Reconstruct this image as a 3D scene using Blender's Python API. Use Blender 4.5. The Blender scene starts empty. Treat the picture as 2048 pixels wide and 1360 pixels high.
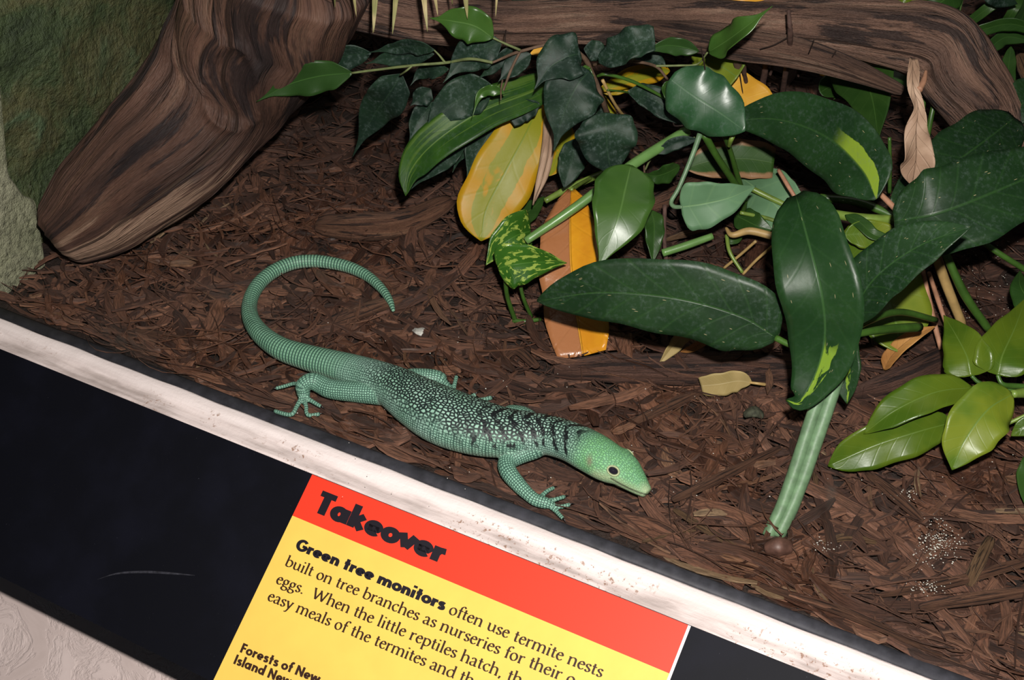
import bpy, math, random
import numpy as np
from mathutils import Vector, Matrix, noise as mnoise

random.seed(7)
rng = np.random.default_rng(7)
scene = bpy.context.scene
col = scene.collection

# ------------------------------------------------------------------ camera
FPX = 2600.0
CAM = Vector((0.385, -0.635, 0.80))
# world axes written in the camera's own axes (right, down, forward)
AX = Vector((0.8748, 0.2859, -0.3912)).normalized()      # along the glass
AZ = Vector((-0.0374, -0.7651, -0.6429))
AZ = (AZ - AX * AZ.dot(AX)).normalized()                  # up
AY = AZ.cross(AX)                                         # into the enclosure
right = Vector((AX.x, AY.x, AZ.x)); down = Vector((AX.y, AY.y, AZ.y)); fwd = Vector((AX.z, AY.z, AZ.z))
cd = bpy.data.cameras.new('camera'); cam = bpy.data.objects.new('camera', cd); col.objects.link(cam)
cam.matrix_world = Matrix(((right.x, -down.x, -fwd.x, CAM.x), (right.y, -down.y, -fwd.y, CAM.y),
                           (right.z, -down.z, -fwd.z, CAM.z), (0, 0, 0, 1)))
cd.sensor_width = 36.0; cd.lens = FPX / 2048.0 * 36.0; cd.clip_start = 0.02; cd.clip_end = 50
scene.camera = cam

# ------------------------------------------------------------------ light and exposure
scene.view_settings.view_transform = 'Standard'
scene.view_settings.look = 'None'
scene.view_settings.exposure = 0.0
scene.view_settings.gamma = 1.0
scene.view_settings.use_curve_mapping = False
w = bpy.data.worlds.new('world'); scene.world = w; w.use_nodes = True
w.node_tree.nodes['Background'].inputs[0].default_value = (0.75, 0.85, 1.0, 1)
w.node_tree.nodes['Background'].inputs[1].default_value = 0.035
fl = bpy.data.lights.new('camera_flash', 'POINT'); fl.energy = 92.0; fl.color = (1.0, 0.95, 0.91); fl.shadow_soft_size = 0.012
flo = bpy.data.objects.new('camera_flash', fl); col.objects.link(flo)
flo.location = CAM - down * 0.085 + right * 0.03
fill = bpy.data.lights.new('overhead_fill', 'AREA'); fill.energy = 1.0; fill.size = 0.5; fill.color = (1.0, 0.93, 0.85)  # weak overhead light added as ambient fill, no fixture in view
fillo = bpy.data.objects.new('overhead_fill', fill); col.objects.link(fillo); fillo.location = (0.0, 0.6, 1.5)

# ------------------------------------------------------------------ helpers
def ray(px, py):
    a, b = (px - 1024) / FPX, (py - 680) / FPX
    return right * a + down * b + fwd
def P(px, py, z=0.0):                                     # the point at height z seen at that pixel
    d = ray(px, py); return CAM + d * ((z - CAM.z) / d.z)
def PX(px, py, x):
    d = ray(px, py); return CAM + d * ((x - CAM.x) / d.x)
def depth(p): return (p - CAM).dot(fwd)
def tom(px, p): return px * depth(p) / FPX                # pixels at p -> metres

def link(o, parent=None):
    col.objects.link(o)
    if parent is not None: o.parent = parent
    return o
def mesh_obj(name, verts, faces, mat, parent=None, uvs=None, smooth=True, attrs=None):
    me = bpy.data.meshes.new(name)
    me.from_pydata([tuple(v) for v in verts], [], [tuple(f) for f in faces])
    if uvs is not None:
        uvl = me.uv_layers.new(name='UVMap')
        idx = np.zeros(len(me.loops), dtype=np.int32); me.loops.foreach_get('vertex_index', idx)
        uvl.data.foreach_set('uv', np.asarray(uvs, dtype=np.float32)[idx].ravel())
    for k, a in (attrs or {}).items():
        at = me.attributes.new(k, 'FLOAT', 'POINT'); at.data.foreach_set('value', np.asarray(a, dtype=np.float32))
    if smooth: me.polygons.foreach_set('use_smooth', [True] * len(me.polygons))
    me.materials.append(mat); me.update()
    return link(bpy.data.objects.new(name, me), parent)
def tag(o, label=None, cat=None, group=None, kind=None):
    if label: o['label'] = label
    if cat: o['category'] = cat
    if group: o['group'] = group
    if kind: o['kind'] = kind
    return o
def empty(name, loc, label, cat, group=None):
    o = bpy.data.objects.new(name, None); col.objects.link(o); o.empty_display_size = 0.02
    tag(o, label, cat, group)
    ROOTS.append((o, Vector(loc))); return o
ROOTS = []                                                # empties are moved to their bases at the end, children kept in place
def spline(pts, n):
    p = np.array([list(q) for q in pts], float)
    if len(p) == 2: return p[0] + (p[1] - p[0]) * np.linspace(0, 1, n)[:, None]
    e = np.vstack([2 * p[0] - p[1], p, 2 * p[-1] - p[-2]])
    out = []
    for t in np.linspace(0, len(p) - 1 - 1e-9, n):
        i = int(t); f = t - i; a, b, c, d = e[i:i + 4]
        out.append(0.5 * (2 * b + (c - a) * f + (2 * a - 5 * b + 4 * c - d) * f * f + (3 * b - a - 3 * c + d) * f ** 3))
    return np.array(out)
def nrm(v): return v / np.maximum(np.linalg.norm(v, axis=-1, keepdims=True), 1e-9)
UP = np.array([0, 0, 1.0])
def frames(c):
    t = nrm(np.gradient(c, axis=0))
    s = nrm(np.cross(t, UP) + 1e-6); u = nrm(np.cross(s, t))
    return t, s, u
def tube_geo(c, ra, rb=None, seg=12, disp=None, cap=True, off=0.0):
    """ring tube along c with lateral radius ra and vertical radius rb; returns verts, faces, uv (along, around)"""
    c = np.asarray(c, float); n = len(c)
    ra = np.broadcast_to(np.asarray(ra, float), (n,)); rb = ra if rb is None else np.broadcast_to(np.asarray(rb, float), (n,))
    t, s, u = frames(c)
    L = np.concatenate([[0], np.cumsum(np.linalg.norm(np.diff(c, axis=0), axis=1))])
    th = np.linspace(0, 2 * math.pi, seg, endpoint=False)
    V, UV = [], []
    for i in range(n):
        for j, a in enumerate(th):
            k = 1.0 if disp is None else disp(i / (n - 1), a, L[i])
            V.append(c[i] + (s[i] * math.cos(a) * ra[i] + u[i] * math.sin(a) * rb[i]) * k)
            UV.append((L[i], a / (2 * math.pi)))
    F = [(i * seg + j, i * seg + (j + 1) % seg, (i + 1) * seg + (j + 1) % seg, (i + 1) * seg + j) for i in range(n - 1) for j in range(seg)]
    if cap:
        V.append(c[0] - t[0] * ra[0] * 0.15); UV.append((0, .5)); a = len(V) - 1
        V.append(c[-1] + t[-1] * ra[-1] * 0.15); UV.append((L[-1], .5)); b = a + 1
        F += [(a, (j + 1) % seg, j) for j in range(seg)] + [(b, (n - 1) * seg + j, (n - 1) * seg + (j + 1) % seg) for j in range(seg)]
    return np.array(V), F, np.array(UV)
def stem(name, pts, rpx, mat, parent=None, n=None, seg=10, rough=0.0):
    """a stalk or twig through (px, py, z) points; rpx = one radius or one per point, in pixels"""
    q = [P(*p) for p in pts]; n = n or max(6, 6 * len(pts))
    c = spline(q, n)
    r = rpx if isinstance(rpx, (list, tuple)) else [rpx] * len(pts)
    r = np.interp(np.linspace(0, 1, n), np.linspace(0, 1, len(r)), [tom(a, b) for a, b in zip(r, q)])
    dd = None
    if rough:
        sd = random.random() * 50
        dd = lambda f, a, l: 1 + rough * mnoise.noise(Vector((math.cos(a) * 1.5 + sd, math.sin(a) * 1.5, l * 60)))
    V, F, UV = tube_geo(c, r, seg=seg, disp=dd)
    return mesh_obj(name, V, F, mat, parent, UV)

# ------------------------------------------------------------------ materials
class NT:
    def __init__(self, name):
        self.m = bpy.data.materials.new(name); self.m.use_nodes = True; self.t = self.m.node_tree
        self.b = self.t.nodes['Principled BSDF']
    def n(self, kind, **kw):
        nd = self.t.nodes.new(kind)
        for k, v in kw.items(): setattr(nd, k, v)
        return nd
    def put(self, sock, v):
        if hasattr(v, 'is_output'): self.t.links.new(v, sock)
        else: sock.default_value = v
    def math(self, op, a, b=0.0, clamp=False):
        nd = self.n('ShaderNodeMath', operation=op, use_clamp=clamp); self.put(nd.inputs[0], a); self.put(nd.inputs[1], b); return nd.outputs[0]
    def mix(self, f, a, b, mode='MIX'):
        nd = self.n('ShaderNodeMix', data_type='RGBA', blend_type=mode); self.put(nd.inputs[0], f)
        for s, v in ((nd.inputs[6], a), (nd.inputs[7], b)): self.put(s, v if hasattr(v, 'is_output') else tuple(v) + (1,) if len(v) == 3 else v)
        return nd.outputs[2]
    def fmix(self, f, a, b):
        nd = self.n('ShaderNodeMix', data_type='FLOAT'); self.put(nd.inputs[0], f); self.put(nd.inputs[2], a); self.put(nd.inputs[3], b); return nd.outputs[0]
    def smooth(self, v, lo, hi):
        nd = self.n('ShaderNodeMapRange', interpolation_type='SMOOTHSTEP'); self.put(nd.inputs[0], v); self.put(nd.inputs[1], lo); self.put(nd.inputs[2], hi); return nd.outputs[0]
    def attr(self, name): return self.n('ShaderNodeAttribute', attribute_name=name).outputs['Fac']
    def obj(self): return self.n('ShaderNodeTexCoord').outputs['Object']
    def uv(self): return self.n('ShaderNodeTexCoord').outputs['UV']
    def sep(self, v):
        nd = self.n('ShaderNodeSeparateXYZ'); self.put(nd.inputs[0], v); return nd.outputs
    def comb(self, x, y, z=0.0):
        nd = self.n('ShaderNodeCombineXYZ')
        for s, v in zip(nd.inputs, (x, y, z)): self.put(s, v)
        return nd.outputs[0]
    def scale(self, v, s):
        nd = self.n('ShaderNodeMapping'); self.put(nd.inputs[0], v); nd.inputs['Scale'].default_value = s; return nd.outputs[0]
    def noise(self, v, scale, detail=3.0, rough=.55, w=0.0, color=False):
        nd = self.n('ShaderNodeTexNoise'); self.put(nd.inputs['Vector'], v); nd.inputs['Scale'].default_value = scale
        nd.inputs['Detail'].default_value = detail; nd.inputs['Roughness'].default_value = rough; nd.inputs['Distortion'].default_value = w
        return nd.outputs['Color' if color else 'Fac']
    def voro(self, v, scale, feature='F1', rnd=1.0, dim='3D', out='Distance'):
        nd = self.n('ShaderNodeTexVoronoi', feature=feature, voronoi_dimensions=dim); self.put(nd.inputs['Vector'], v)
        nd.inputs['Scale'].default_value = scale; self.put(nd.inputs['Randomness'], rnd); return nd.outputs[out]
    def ramp(self, f, stops):
        nd = self.n('ShaderNodeValToRGB'); self.put(nd.inputs[0], f); e = nd.color_ramp.elements
        while len(e) < len(stops): e.new(0.5)
        for el, (p, c) in zip(e, stops): el.position = p; el.color = tuple(c) + (1,)
        return nd.outputs[0]
    def bump(self, h, strength=.5, dist=.002):
        nd = self.n('ShaderNodeBump'); self.put(nd.inputs['Height'], h); nd.inputs['Strength'].default_value = strength
        nd.inputs['Distance'].default_value = dist; self.t.links.new(nd.outputs[0], self.b.inputs['Normal'])
    def done(self, color, rough=.5, spec=.5, coat=0.0):
        self.put(self.b.inputs['Base Color'], color if hasattr(color, 'is_output') else tuple(color) + (1,))
        self.put(self.b.inputs['Roughness'], rough); self.b.inputs['Specular IOR Level'].default_value = spec
        if coat: self.b.inputs['Coat Weight'].default_value = coat; self.b.inputs['Coat Roughness'].default_value = .15
        return self.m
def plain(name, c, rough=.5, spec=.5, nz=0.0, scale=40):
    k = NT(name)
    if nz:
        f = k.noise(k.obj(), scale, 4)
        c2 = tuple(x * (1 - nz) for x in c); c3 = tuple(min(1, x * (1 + nz)) for x in c)
        k.bump(f, .3, .001)
        return k.done(k.ramp(f, [(.3, c2), (.7, c3)]), rough, spec)
    return k.done(c, rough, spec)

def leaf_mat(name, base, light, vein, rough=.33, dust=0.0, vari=None, lat=.5, spots=0.0, edge=None, spec=.22, freq=9.0, bumpk=.22):
    k = NT(name); u, v, _ = k.sep(k.uv())
    a = k.math('ABSOLUTE', k.math('SUBTRACT', v, .5))
    o = k.obj()
    c = k.mix(k.smooth(k.noise(o, 22, 3), .35, .65), base, light)
    # lateral veins sweep towards the tip
    ph = k.math('SUBTRACT', k.math('MULTIPLY', u, freq), k.math('MULTIPLY', k.math('POWER', k.math('MULTIPLY', a, 2.0), .8), freq * .16))
    tri = k.math('ABSOLUTE', k.math('SUBTRACT', k.math('FRACT', ph), .5))
    line = k.math('SUBTRACT', 1.0, k.smooth(tri, .0, .10))
    c = k.mix(k.math('MULTIPLY', line, lat * .22), c, vein)
    mid = k.math('SUBTRACT', 1.0, k.smooth(a, .006, .022))
    if vari:
        m = k.noise(k.scale(k.uv(), (vari.get('su', 3), vari.get('sv', 5), 1)), 1.0, 4, .6, .6)
        m = k.smooth(m, vari.get('t', .55), vari.get('t', .55) + .04)
        if 'side' in vari:   # only one half of the blade, towards the base or tip
            m = k.math('MULTIPLY', m, k.smooth(k.math('MULTIPLY', k.math('SUBTRACT', v, .5), vari['side']), -.01, .01))
        if 'a1' in vari: m = k.math('MULTIPLY', m, k.math('SUBTRACT', 1.0, k.smooth(k.math('ADD', a, k.math('MULTIPLY', k.noise(o, 70), .12)), vari['a1'], vari['a1'] + .015)))
        if 'u0' in vari:
            m = k.math('MULTIPLY', m, k.math('MULTIPLY', k.smooth(u, vari['u0'] - .05, vari['u0'] + .02), k.math('SUBTRACT', 1.0, k.smooth(u, vari['u1'] - .05, vari['u1'] + .05))))
        c = k.mix(m, c, vari['c'])
    c = k.mix(k.math('MULTIPLY', mid, .75), c, vein)
    if edge:
        c = k.mix(k.smooth(k.math('ADD', a, k.math('MULTIPLY', k.noise(o, 60), .25)), edge[1], edge[1] + .1), c, edge[0])
    r = rough
    if dust:
        d = k.smooth(k.noise(o, 260, 4, .7), .45, .75); d2 = k.smooth(k.noise(o, 45, 3), .35, .65)
        dm = k.math('MULTIPLY', k.math('MULTIPLY', d, k.math('ADD', d2, .35)), dust)
        c = k.mix(dm, c, (.085, .115, .105)); r = k.math('ADD', rough, k.math('MULTIPLY', dm, .3))
    if spots:
        sq = k.scale(k.uv(), (11, 20, 1)); sp = k.voro(sq, 1.0, 'F1', 1.0, '2D'); spc = k.sep(k.voro(sq, 1.0, 'F1', 1.0, '2D', 'Color'))[0]
        c = k.mix(k.math('MULTIPLY', k.math('SUBTRACT', 1.0, k.smooth(sp, .05, .09)), k.math('MULTIPLY', k.smooth(spc, .86, .88), spots)), c, (.30, .25, .14))
    h = k.math('ADD', k.math('MULTIPLY', tri, -.0), k.math('ADD', k.math('MULTIPLY', line, -.16), k.math('MULTIPLY', mid, -.5)))
    h = k.math('ADD', h, k.math('MULTIPLY', k.noise(o, 90, 4), .5))
    k.bump(h, bumpk, .0012)
    return k.done(c, r, spec)

VEIN = (.035, .085, .02)
M = {}
DV = (.018, .05, .012)
M['dark'] = leaf_mat('dark green leaf', (.006, .0195, .006), (.010, .029, .0085), DV, .40, dust=.22, spots=.8, lat=1.6, bumpk=.4)
M['darkvar'] = leaf_mat('dark green leaf with a lime patch', (.0055, .020, .0055), (.009, .030, .008), DV, .42, dust=.22, spots=.7,
                        vari=dict(c=(.15, .22, .02), t=.30, side=1.0, u0=.02, u1=.42, su=3, sv=3, a1=.26))
M['tipvar'] = leaf_mat('dark green leaf with lime streaks', (.0065, .024, .006), (.011, .034, .009), (.025, .065, .018), .38, dust=.08, spots=.6,
                       vari=dict(c=(.13, .21, .02), t=.44, side=-1.0, u0=.55, u1=.98, su=6, sv=4, a1=.24))
M['fig'] = leaf_mat('dusty fig leaf', (.007, .017, .011), (.010, .025, .013), (.016, .036, .018), .5, dust=.42, lat=.0, spec=.18, bumpk=.12)
M['figclean'] = leaf_mat('clean fig leaf', (.013, .036, .007), (.018, .046, .010), (.035, .085, .018), .38, lat=.1, bumpk=.12)
M['figbright'] = leaf_mat('bright fig leaf', (.024, .062, .010), (.034, .078, .013), (.06, .12, .028), .32, lat=.12, spec=.3, bumpk=.12)
M['figpale'] = leaf_mat('shiny blue green fig leaf', (.016, .055, .020), (.022, .068, .027), (.045, .10, .045), .37, dust=.25, lat=.1, spec=.5, bumpk=.10)
M['mid'] = leaf_mat('mid green leaf', (.014, .040, .007), (.022, .054, .010), (.04, .09, .018), .36, lat=.5)
M['lime'] = leaf_mat('fresh yellow green leaf', (.034, .070, .005), (.064, .098, .007), (.08, .13, .022), .30, lat=.5, spec=.3)
M['limeyel'] = leaf_mat('yellowing green leaf', (.055, .10, .008), (.115, .145, .012), (.09, .15, .03), .36, lat=.6, spec=.25)
M['under'] = leaf_mat('pale leaf underside', (.075, .15, .075), (.10, .19, .10), (.14, .24, .11), .5, lat=.9, freq=4)
M['yellow'] = leaf_mat('yellow leaf', (.25, .165, .006), (.33, .17, .005), (.11, .145, .012), .42, lat=.5, vari=dict(c=(.165, .165, .010), t=.36, su=2, sv=2, a1=.30), freq=6, spec=.2)
M['orange'] = leaf_mat('orange brown dying leaf', (.46, .18, .010), (.55, .25, .012), (.55, .26, .02), .3, lat=.5, vari=dict(c=(.29, .115, .045), t=.30, side=1.0, su=2, sv=2), freq=7, bumpk=1.4, spec=.45)
M['orange2'] = leaf_mat('orange leaf', (.46, .22, .02), (.54, .29, .03), (.5, .28, .04), .4, lat=.2)
M['pothos'] = leaf_mat('marbled pothos leaf', (.018, .065, .006), (.028, .09, .009), (.045, .12, .014), .3, lat=.1, vari=dict(c=(.20, .27, .045), t=.53, su=6, sv=7), spec=.3)
M['longvar'] = leaf_mat('long leaf with pale stripes', (.009, .032, .006), (.022, .062, .007), (.075, .13, .025), .4, dust=.12, lat=.1, vari=dict(c=(.040, .080, .011), t=.52, su=1.2, sv=9))
M['halfdead'] = leaf_mat('green leaf with withered edge', (.018, .05, .009), (.026, .062, .011), (.04, .08, .018), .45, lat=.3, edge=((.22, .12, .06), .42))
M['dry'] = leaf_mat('dry tan leaf', (.24, .15, .10), (.34, .23, .16), (.28, .17, .11), .65, lat=.0, spec=.3, bumpk=1.6)
M['dryrust'] = leaf_mat('rust brown dry leaf', (.24, .10, .03), (.34, .17, .05), (.2, .1, .04), .5, lat=.4, bumpk=.8)
M['dryyel'] = leaf_mat('dry straw leaf', (.24, .18, .07), (.31, .23, .10), (.38, .30, .16), .55, lat=.5)
M['palm'] = leaf_mat('dry palm leaflet', (.16, .16, .06), (.36, .28, .15), (.3, .24, .12), .5, lat=.0)
M['cane'] = plain('grey green stalk', (.10, .17, .09), .45, .4, .25, 120)
M['pale_stalk'] = plain('pale green stalk', (.10, .20, .055), .35, .5, .15, 60)
M['stalk'] = plain('green stalk', (.035, .085, .012), .4, .5, .3, 60)
M['limestalk'] = plain('yellow green stalk', (.12, .18, .03), .4, .5, .3, 60)
M['tanstalk'] = plain('straw coloured stalk', (.32, .21, .08), .5, .4, .25, 60)
M['pinkstalk'] = plain('dry pinkish stalk', (.30, .15, .09), .6, .3, .3, 90)
M['twig'] = plain('brown twig', (.085, .052, .034), .7, .2, .4, 120)
M['twiggreen'] = plain('olive twig', (.10, .12, .045), .6, .3, .3, 120)
M['root'] = plain('aerial root', (.075, .042, .034), .75, .2, .35, 150)
M['thread'] = plain('dark rootlet', (.02, .013, .011), .8, .1)

def wood_mat(name, stops, pale=None, ru=14.0, rv=26.0, bump=.9):
    k = NT(name); u, v, _ = k.sep(k.uv())
    ang = k.math('MULTIPLY', v, 2 * math.pi)
    q = k.comb(k.math('MULTIPLY', u, ru), k.math('MULTIPLY', k.math('COSINE', ang), rv / 6.28), k.math('MULTIPLY', k.math('SINE', ang), rv / 6.28))
    f = k.noise(q, 1.0, 6, .64, .0); f2 = k.noise(q, 4.0, 4, .7)
    q5 = k.comb(k.math('MULTIPLY', u, ru * 1.3), k.math('MULTIPLY', k.math('COSINE', ang), rv / 9), k.math('MULTIPLY', k.math('SINE', ang), rv / 9))
    f3 = k.noise(k.obj(), 9, 3); f5 = k.noise(q5, 1.0, 5, .62, .3)
    c = k.ramp(k.math('ADD', k.math('MULTIPLY', f, .8), k.math('MULTIPLY', f3, .25)), stops)
    c = k.mix(k.math('MULTIPLY', k.smooth(f2, .45, .7), .6), c, (.012, .008, .008))
    c = k.mix(k.math('MULTIPLY', k.smooth(f5, .52, .58), .8), c, (.011, .008, .009))
    if pale:
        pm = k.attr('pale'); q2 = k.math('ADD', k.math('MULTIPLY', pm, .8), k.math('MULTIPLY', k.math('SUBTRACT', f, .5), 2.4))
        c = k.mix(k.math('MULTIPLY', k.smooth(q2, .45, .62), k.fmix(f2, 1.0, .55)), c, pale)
    k.bump(k.math('ADD', k.math('SUBTRACT', f, k.math('MULTIPLY', k.smooth(f5, .5, .6), .25)), k.math('MULTIPLY', f2, .7)), bump, .006)
    return k.done(c, .66, .28)
M['trunk'] = wood_mat('weathered trunk wood', [(.30, (.011, .008, .009)), (.42, (.040, .021, .016)), (.54, (.085, .042, .029)), (.64, (.13, .070, .046)), (.72, (.26, .165, .11))], (.26, .165, .115), 3.5, 24)
M['limb'] = wood_mat('driftwood limb', [(.28, (.020, .013, .012)), (.42, (.085, .048, .036)), (.56, (.17, .094, .066)), (.70, (.30, .195, .14))], None, 8, 18)
M['bark'] = wood_mat('bark piece', [(.25, (.030, .016, .011)), (.42, (.11, .050, .031)), (.58, (.19, .092, .055)), (.75, (.28, .16, .095))], None, 16, 20)
M['barkdark'] = wood_mat('dark bark slab', [(.28, (.018, .012, .011)), (.45, (.07, .034, .025)), (.60, (.125, .060, .042)), (.8, (.20, .11, .075))], None, 14, 24)
M['barktan'] = wood_mat('tan wood splinter', [(.30, (.06, .03, .017)), (.45, (.17, .09, .045)), (.60, (.27, .16, .085)), (.8, (.36, .24, .14))], None, 30, 20)

def mulch_mat():
    k = NT('shredded bark'); u, v, _ = k.sep(k.uv()); tnt = k.attr('tint')
    q = k.comb(k.math('MULTIPLY', u, 60.0), k.math('MULTIPLY', v, 9.0), k.math('MULTIPLY', tnt, 40.0))
    f = k.noise(q, 1.0, 6, .74)
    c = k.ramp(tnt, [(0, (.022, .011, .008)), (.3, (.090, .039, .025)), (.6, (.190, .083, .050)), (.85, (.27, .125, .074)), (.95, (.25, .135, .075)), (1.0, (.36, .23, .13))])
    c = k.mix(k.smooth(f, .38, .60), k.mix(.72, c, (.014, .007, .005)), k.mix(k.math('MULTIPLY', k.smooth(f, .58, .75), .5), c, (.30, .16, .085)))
    k.bump(f, 1.0, .003)
    wet = k.smooth(k.noise(k.obj(), 7, 3), .45, .6)
    return k.done(c, k.fmix(wet, .62, .26), .5)
M['mulch'] = mulch_mat()
def soil_mat():
    k = NT('dark damp soil'); o = k.obj(); f = k.noise(o, 60, 6, .7)
    k.bump(k.noise(o, 160, 5, .75), .9, .004)
    return k.done(k.ramp(f, [(.3, (.006, .004, .003)), (.6, (.025, .013, .009)), (.8, (.05, .025, .016))]), .6, .4)
M['soil'] = soil_mat()
def rock_mat(name, stops, s=9):
    k = NT(name); o = k.obj(); f = k.noise(o, s, 7, .65, .4); g = k.noise(o, s * 9, 5, .7)
    c = k.mix(k.smooth(g, .35, .75), k.ramp(f, stops), k.mix(.5, k.ramp(f, stops), (.008, .010, .006)))
    sp = k.smooth(k.noise(o, 150, 2), .70, .76)
    c = k.mix(k.math('MULTIPLY', sp, .4), c, (.16, .17, .12))
    k.bump(k.math('ADD', f, k.math('MULTIPLY', g, .5)), 1.0, .016)
    return k.done(c, .6, .35)
M['greenrock'] = rock_mat('mossy painted rock wall', [(.30, (.024, .036, .016)), (.43, (.050, .072, .028)), (.55, (.088, .084, .034)), (.64, (.070, .105, .05)), (.75, (.13, .14, .085))], 9)
M['post'] = rock_mat('pale olive plaster', [(.3, (.19, .20, .12)), (.5, (.28, .28, .18)), (.7, (.34, .33, .23))], 14)
def stucco_mat():
    k = NT('cream trowelled plaster'); o = k.obj()
    v = k.voro(o, 22, 'SMOOTH_F1'); f = k.noise(o, 18, 6, .62, 1.2); r = k.math('ABSOLUTE', k.math('SUBTRACT', f, .5))
    k.bump(k.math('ADD', k.smooth(r, 0, .06), k.math('MULTIPLY', v, .5)),   .35, .004)
    return k.done(k.ramp(f, [(.35, (.50, .41, .38)), (.65, (.60, .50, .47))]), .55, .4)
M['stucco'] = stucco_mat()
def paint_mat():
    k = NT('worn white paint'); o = k.obj(); x, y, z = k.sep(o)
    streak = k.noise(k.scale(o, (6, 90, 90)), 1.0, 5, .65); big = k.noise(k.scale(o, (9, 26, 26)), 1.0, 4, .6)
    fine = k.noise(o, 240, 4, .7)
    low = k.smooth(k.math('MULTIPLY', y, -1.0), .026, .036)          # the lower strip carries the grime
    c = k.mix(k.smooth(streak, .35, .7), (.74, .655, .63), (.62, .54, .515))
    dirt = k.math('MULTIPLY', k.smooth(k.math('ADD', k.math('MULTIPLY', big, .65), k.math('MULTIPLY', streak, .35)), .44, .62), low)
    c = k.mix(k.math('MULTIPLY', low, .35), c, (.50, .40, .37))
    c = k.mix(k.math('MULTIPLY', dirt, .75), c, (.27, .22, .20))
    rust = k.math('MULTIPLY', k.math('MULTIPLY', k.smooth(fine, .56, .65), k.smooth(k.noise(o, 12, 2), .47, .58)), k.smooth(k.math('MULTIPLY', y, -1.0), .022, .03))
    c = k.mix(k.math('MULTIPLY', rust, .8), c, (.20, .09, .04))
    k.bump(k.math('ADD', k.math('MULTIPLY', streak, .6), k.math('MULTIPLY', fine, .5)), .4, .002)
    return k.done(c, .5, .35)
M['paint'] = paint_mat()
M['rubber'] = plain('black rubber', (.028, .028, .034), .6, .3, .4, 90)
def board_mat():
    k = NT('matt blue black board'); o = k.obj(); sc = k.smooth(k.noise(o, 900, 1), .79, .82); f = k.noise(o, 14, 4)
    c = k.mix(k.smooth(f, .4, .7), (.0022, .0024, .0045), (.0036, .0039, .0078))
    return k.done(k.mix(k.math('MULTIPLY', sc, .35), c, (.10, .10, .12)), .6, .12)
M['board'] = board_mat()
M['red'] = plain('red print', (.70, .036, .014), .5, .3)
M['yellowprint'] = plain('yellow print', (.70, .46, .085), .5, .3, .04, 30)
M['whiteprint'] = plain('white print', (.75, .68, .68), .5, .3)
M['ink'] = plain('black ink', (.008, .006, .010), .5, .3)
M['brownink'] = plain('dark brown ink', (.030, .012, .006), .5, .3)
M['scratch'] = plain('grey scuff', (.022, .022, .028), .5, .3, .5, 300)
M['darkwall'] = plain('dark back wall', (.012, .014, .016), .6, .3, .4, 12)
M['crumb'] = plain('white crumbs', (.55, .53, .47), .5, .5)
M['nut'] = plain('brown seed husk', (.075, .036, .026), .5, .4, .4, 150)
M['flake'] = plain('pale grey flake', (.34, .33, .30), .4, .5, .5, 300)
M['lichen'] = plain('grey green lichen', (.04, .042, .028), .8, .2, .5, 300)
k = NT('clear glass'); t_ = k.n('ShaderNodeBsdfTransparent'); t_.inputs[0].default_value = (.985, .99, .985, 1)
k.t.links.new(t_.outputs[0], k.t.nodes['Material Output'].inputs['Surface']); M['glass'] = k.m
k = NT('smear on glass'); u, v, _ = k.sep(k.uv())
du = k.math('MULTIPLY', k.math('SUBTRACT', u, .5), 2.0); dv = k.math('MULTIPLY', k.math('SUBTRACT', v, .5), 2.0)
rr = k.math('SQRT', k.math('ADD', k.math('MULTIPLY', du, du), k.math('MULTIPLY', dv, dv)))
al = k.math('MULTIPLY', k.math('MULTIPLY', k.math('SUBTRACT', 1.0, k.smooth(rr, .1, 1.0)), k.smooth(k.noise(k.obj(), 120, 3), .3, .6)), .42)
k.put(k.b.inputs['Alpha'], al); M['smear'] = k.done((.045, .042, .036), .6, .2)

# ------------------------------------------------------------------ the setting
def grid_obj(name, f, nu, nv, mat, kind='structure'):
    V = [f(i / nu, j / nv) for i in range(nu + 1) for j in range(nv + 1)]
    F = [(i * (nv + 1) + j, (i + 1) * (nv + 1) + j, (i + 1) * (nv + 1) + j + 1, i * (nv + 1) + j + 1) for i in range(nu) for j in range(nv)]
    return tag(mesh_obj(name, V, F, mat), kind=kind)
def ground_z(x, y):
    a = mnoise.noise(Vector((x * 9, y * 9, 3))) * .004 + mnoise.noise(Vector((x * 30, y * 30, 7))) * .0015
    return a * min(1.0, max(0.0, (y + .01) / .06)) - .004
grid_obj('floor', lambda u, v: Vector((-.68 + 1.6 * u, -.004 + 1.3 * v, ground_z(-.68 + 1.6 * u, -.004 + 1.3 * v))), 130, 110, M['soil'])
def wl(u, v):
    y, z = -.05 + 1.4 * u, -.06 + 1.0 * v
    return Vector((-.635 + .018 * mnoise.noise(Vector((y * 7, z * 7, 1))) + .008 * mnoise.noise(Vector((y * 25, z * 25, 2))), y, z))
grid_obj('wall_left', wl, 110, 80, M['greenrock'])
def box_mesh(name, lo, hi, mat, kind='structure', bev=.003, parent=None, smooth=False):
    import bmesh
    bm = bmesh.new(); bmesh.ops.create_cube(bm, size=1)
    for vtx in bm.verts: vtx.co = Vector([lo[i] + (vtx.co[i] + .5) * (hi[i] - lo[i]) for i in range(3)])
    if bev: bmesh.ops.bevel(bm, geom=list(bm.edges), offset=bev, segments=2, affect='EDGES')
    me = bpy.data.meshes.new(name); bm.to_mesh(me); bm.free(); me.materials.append(mat)
    o = link(bpy.data.objects.new(name, me), parent)
    return tag(o, kind=kind) if kind else o
box_mesh('wall_back', (-.75, 1.29, -.06), (.95, 1.34, .95), M['darkwall'])
box_mesh('wall_right', (.90, -.004, -.06), (.95, 1.29, .95), M['darkwall'])
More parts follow.
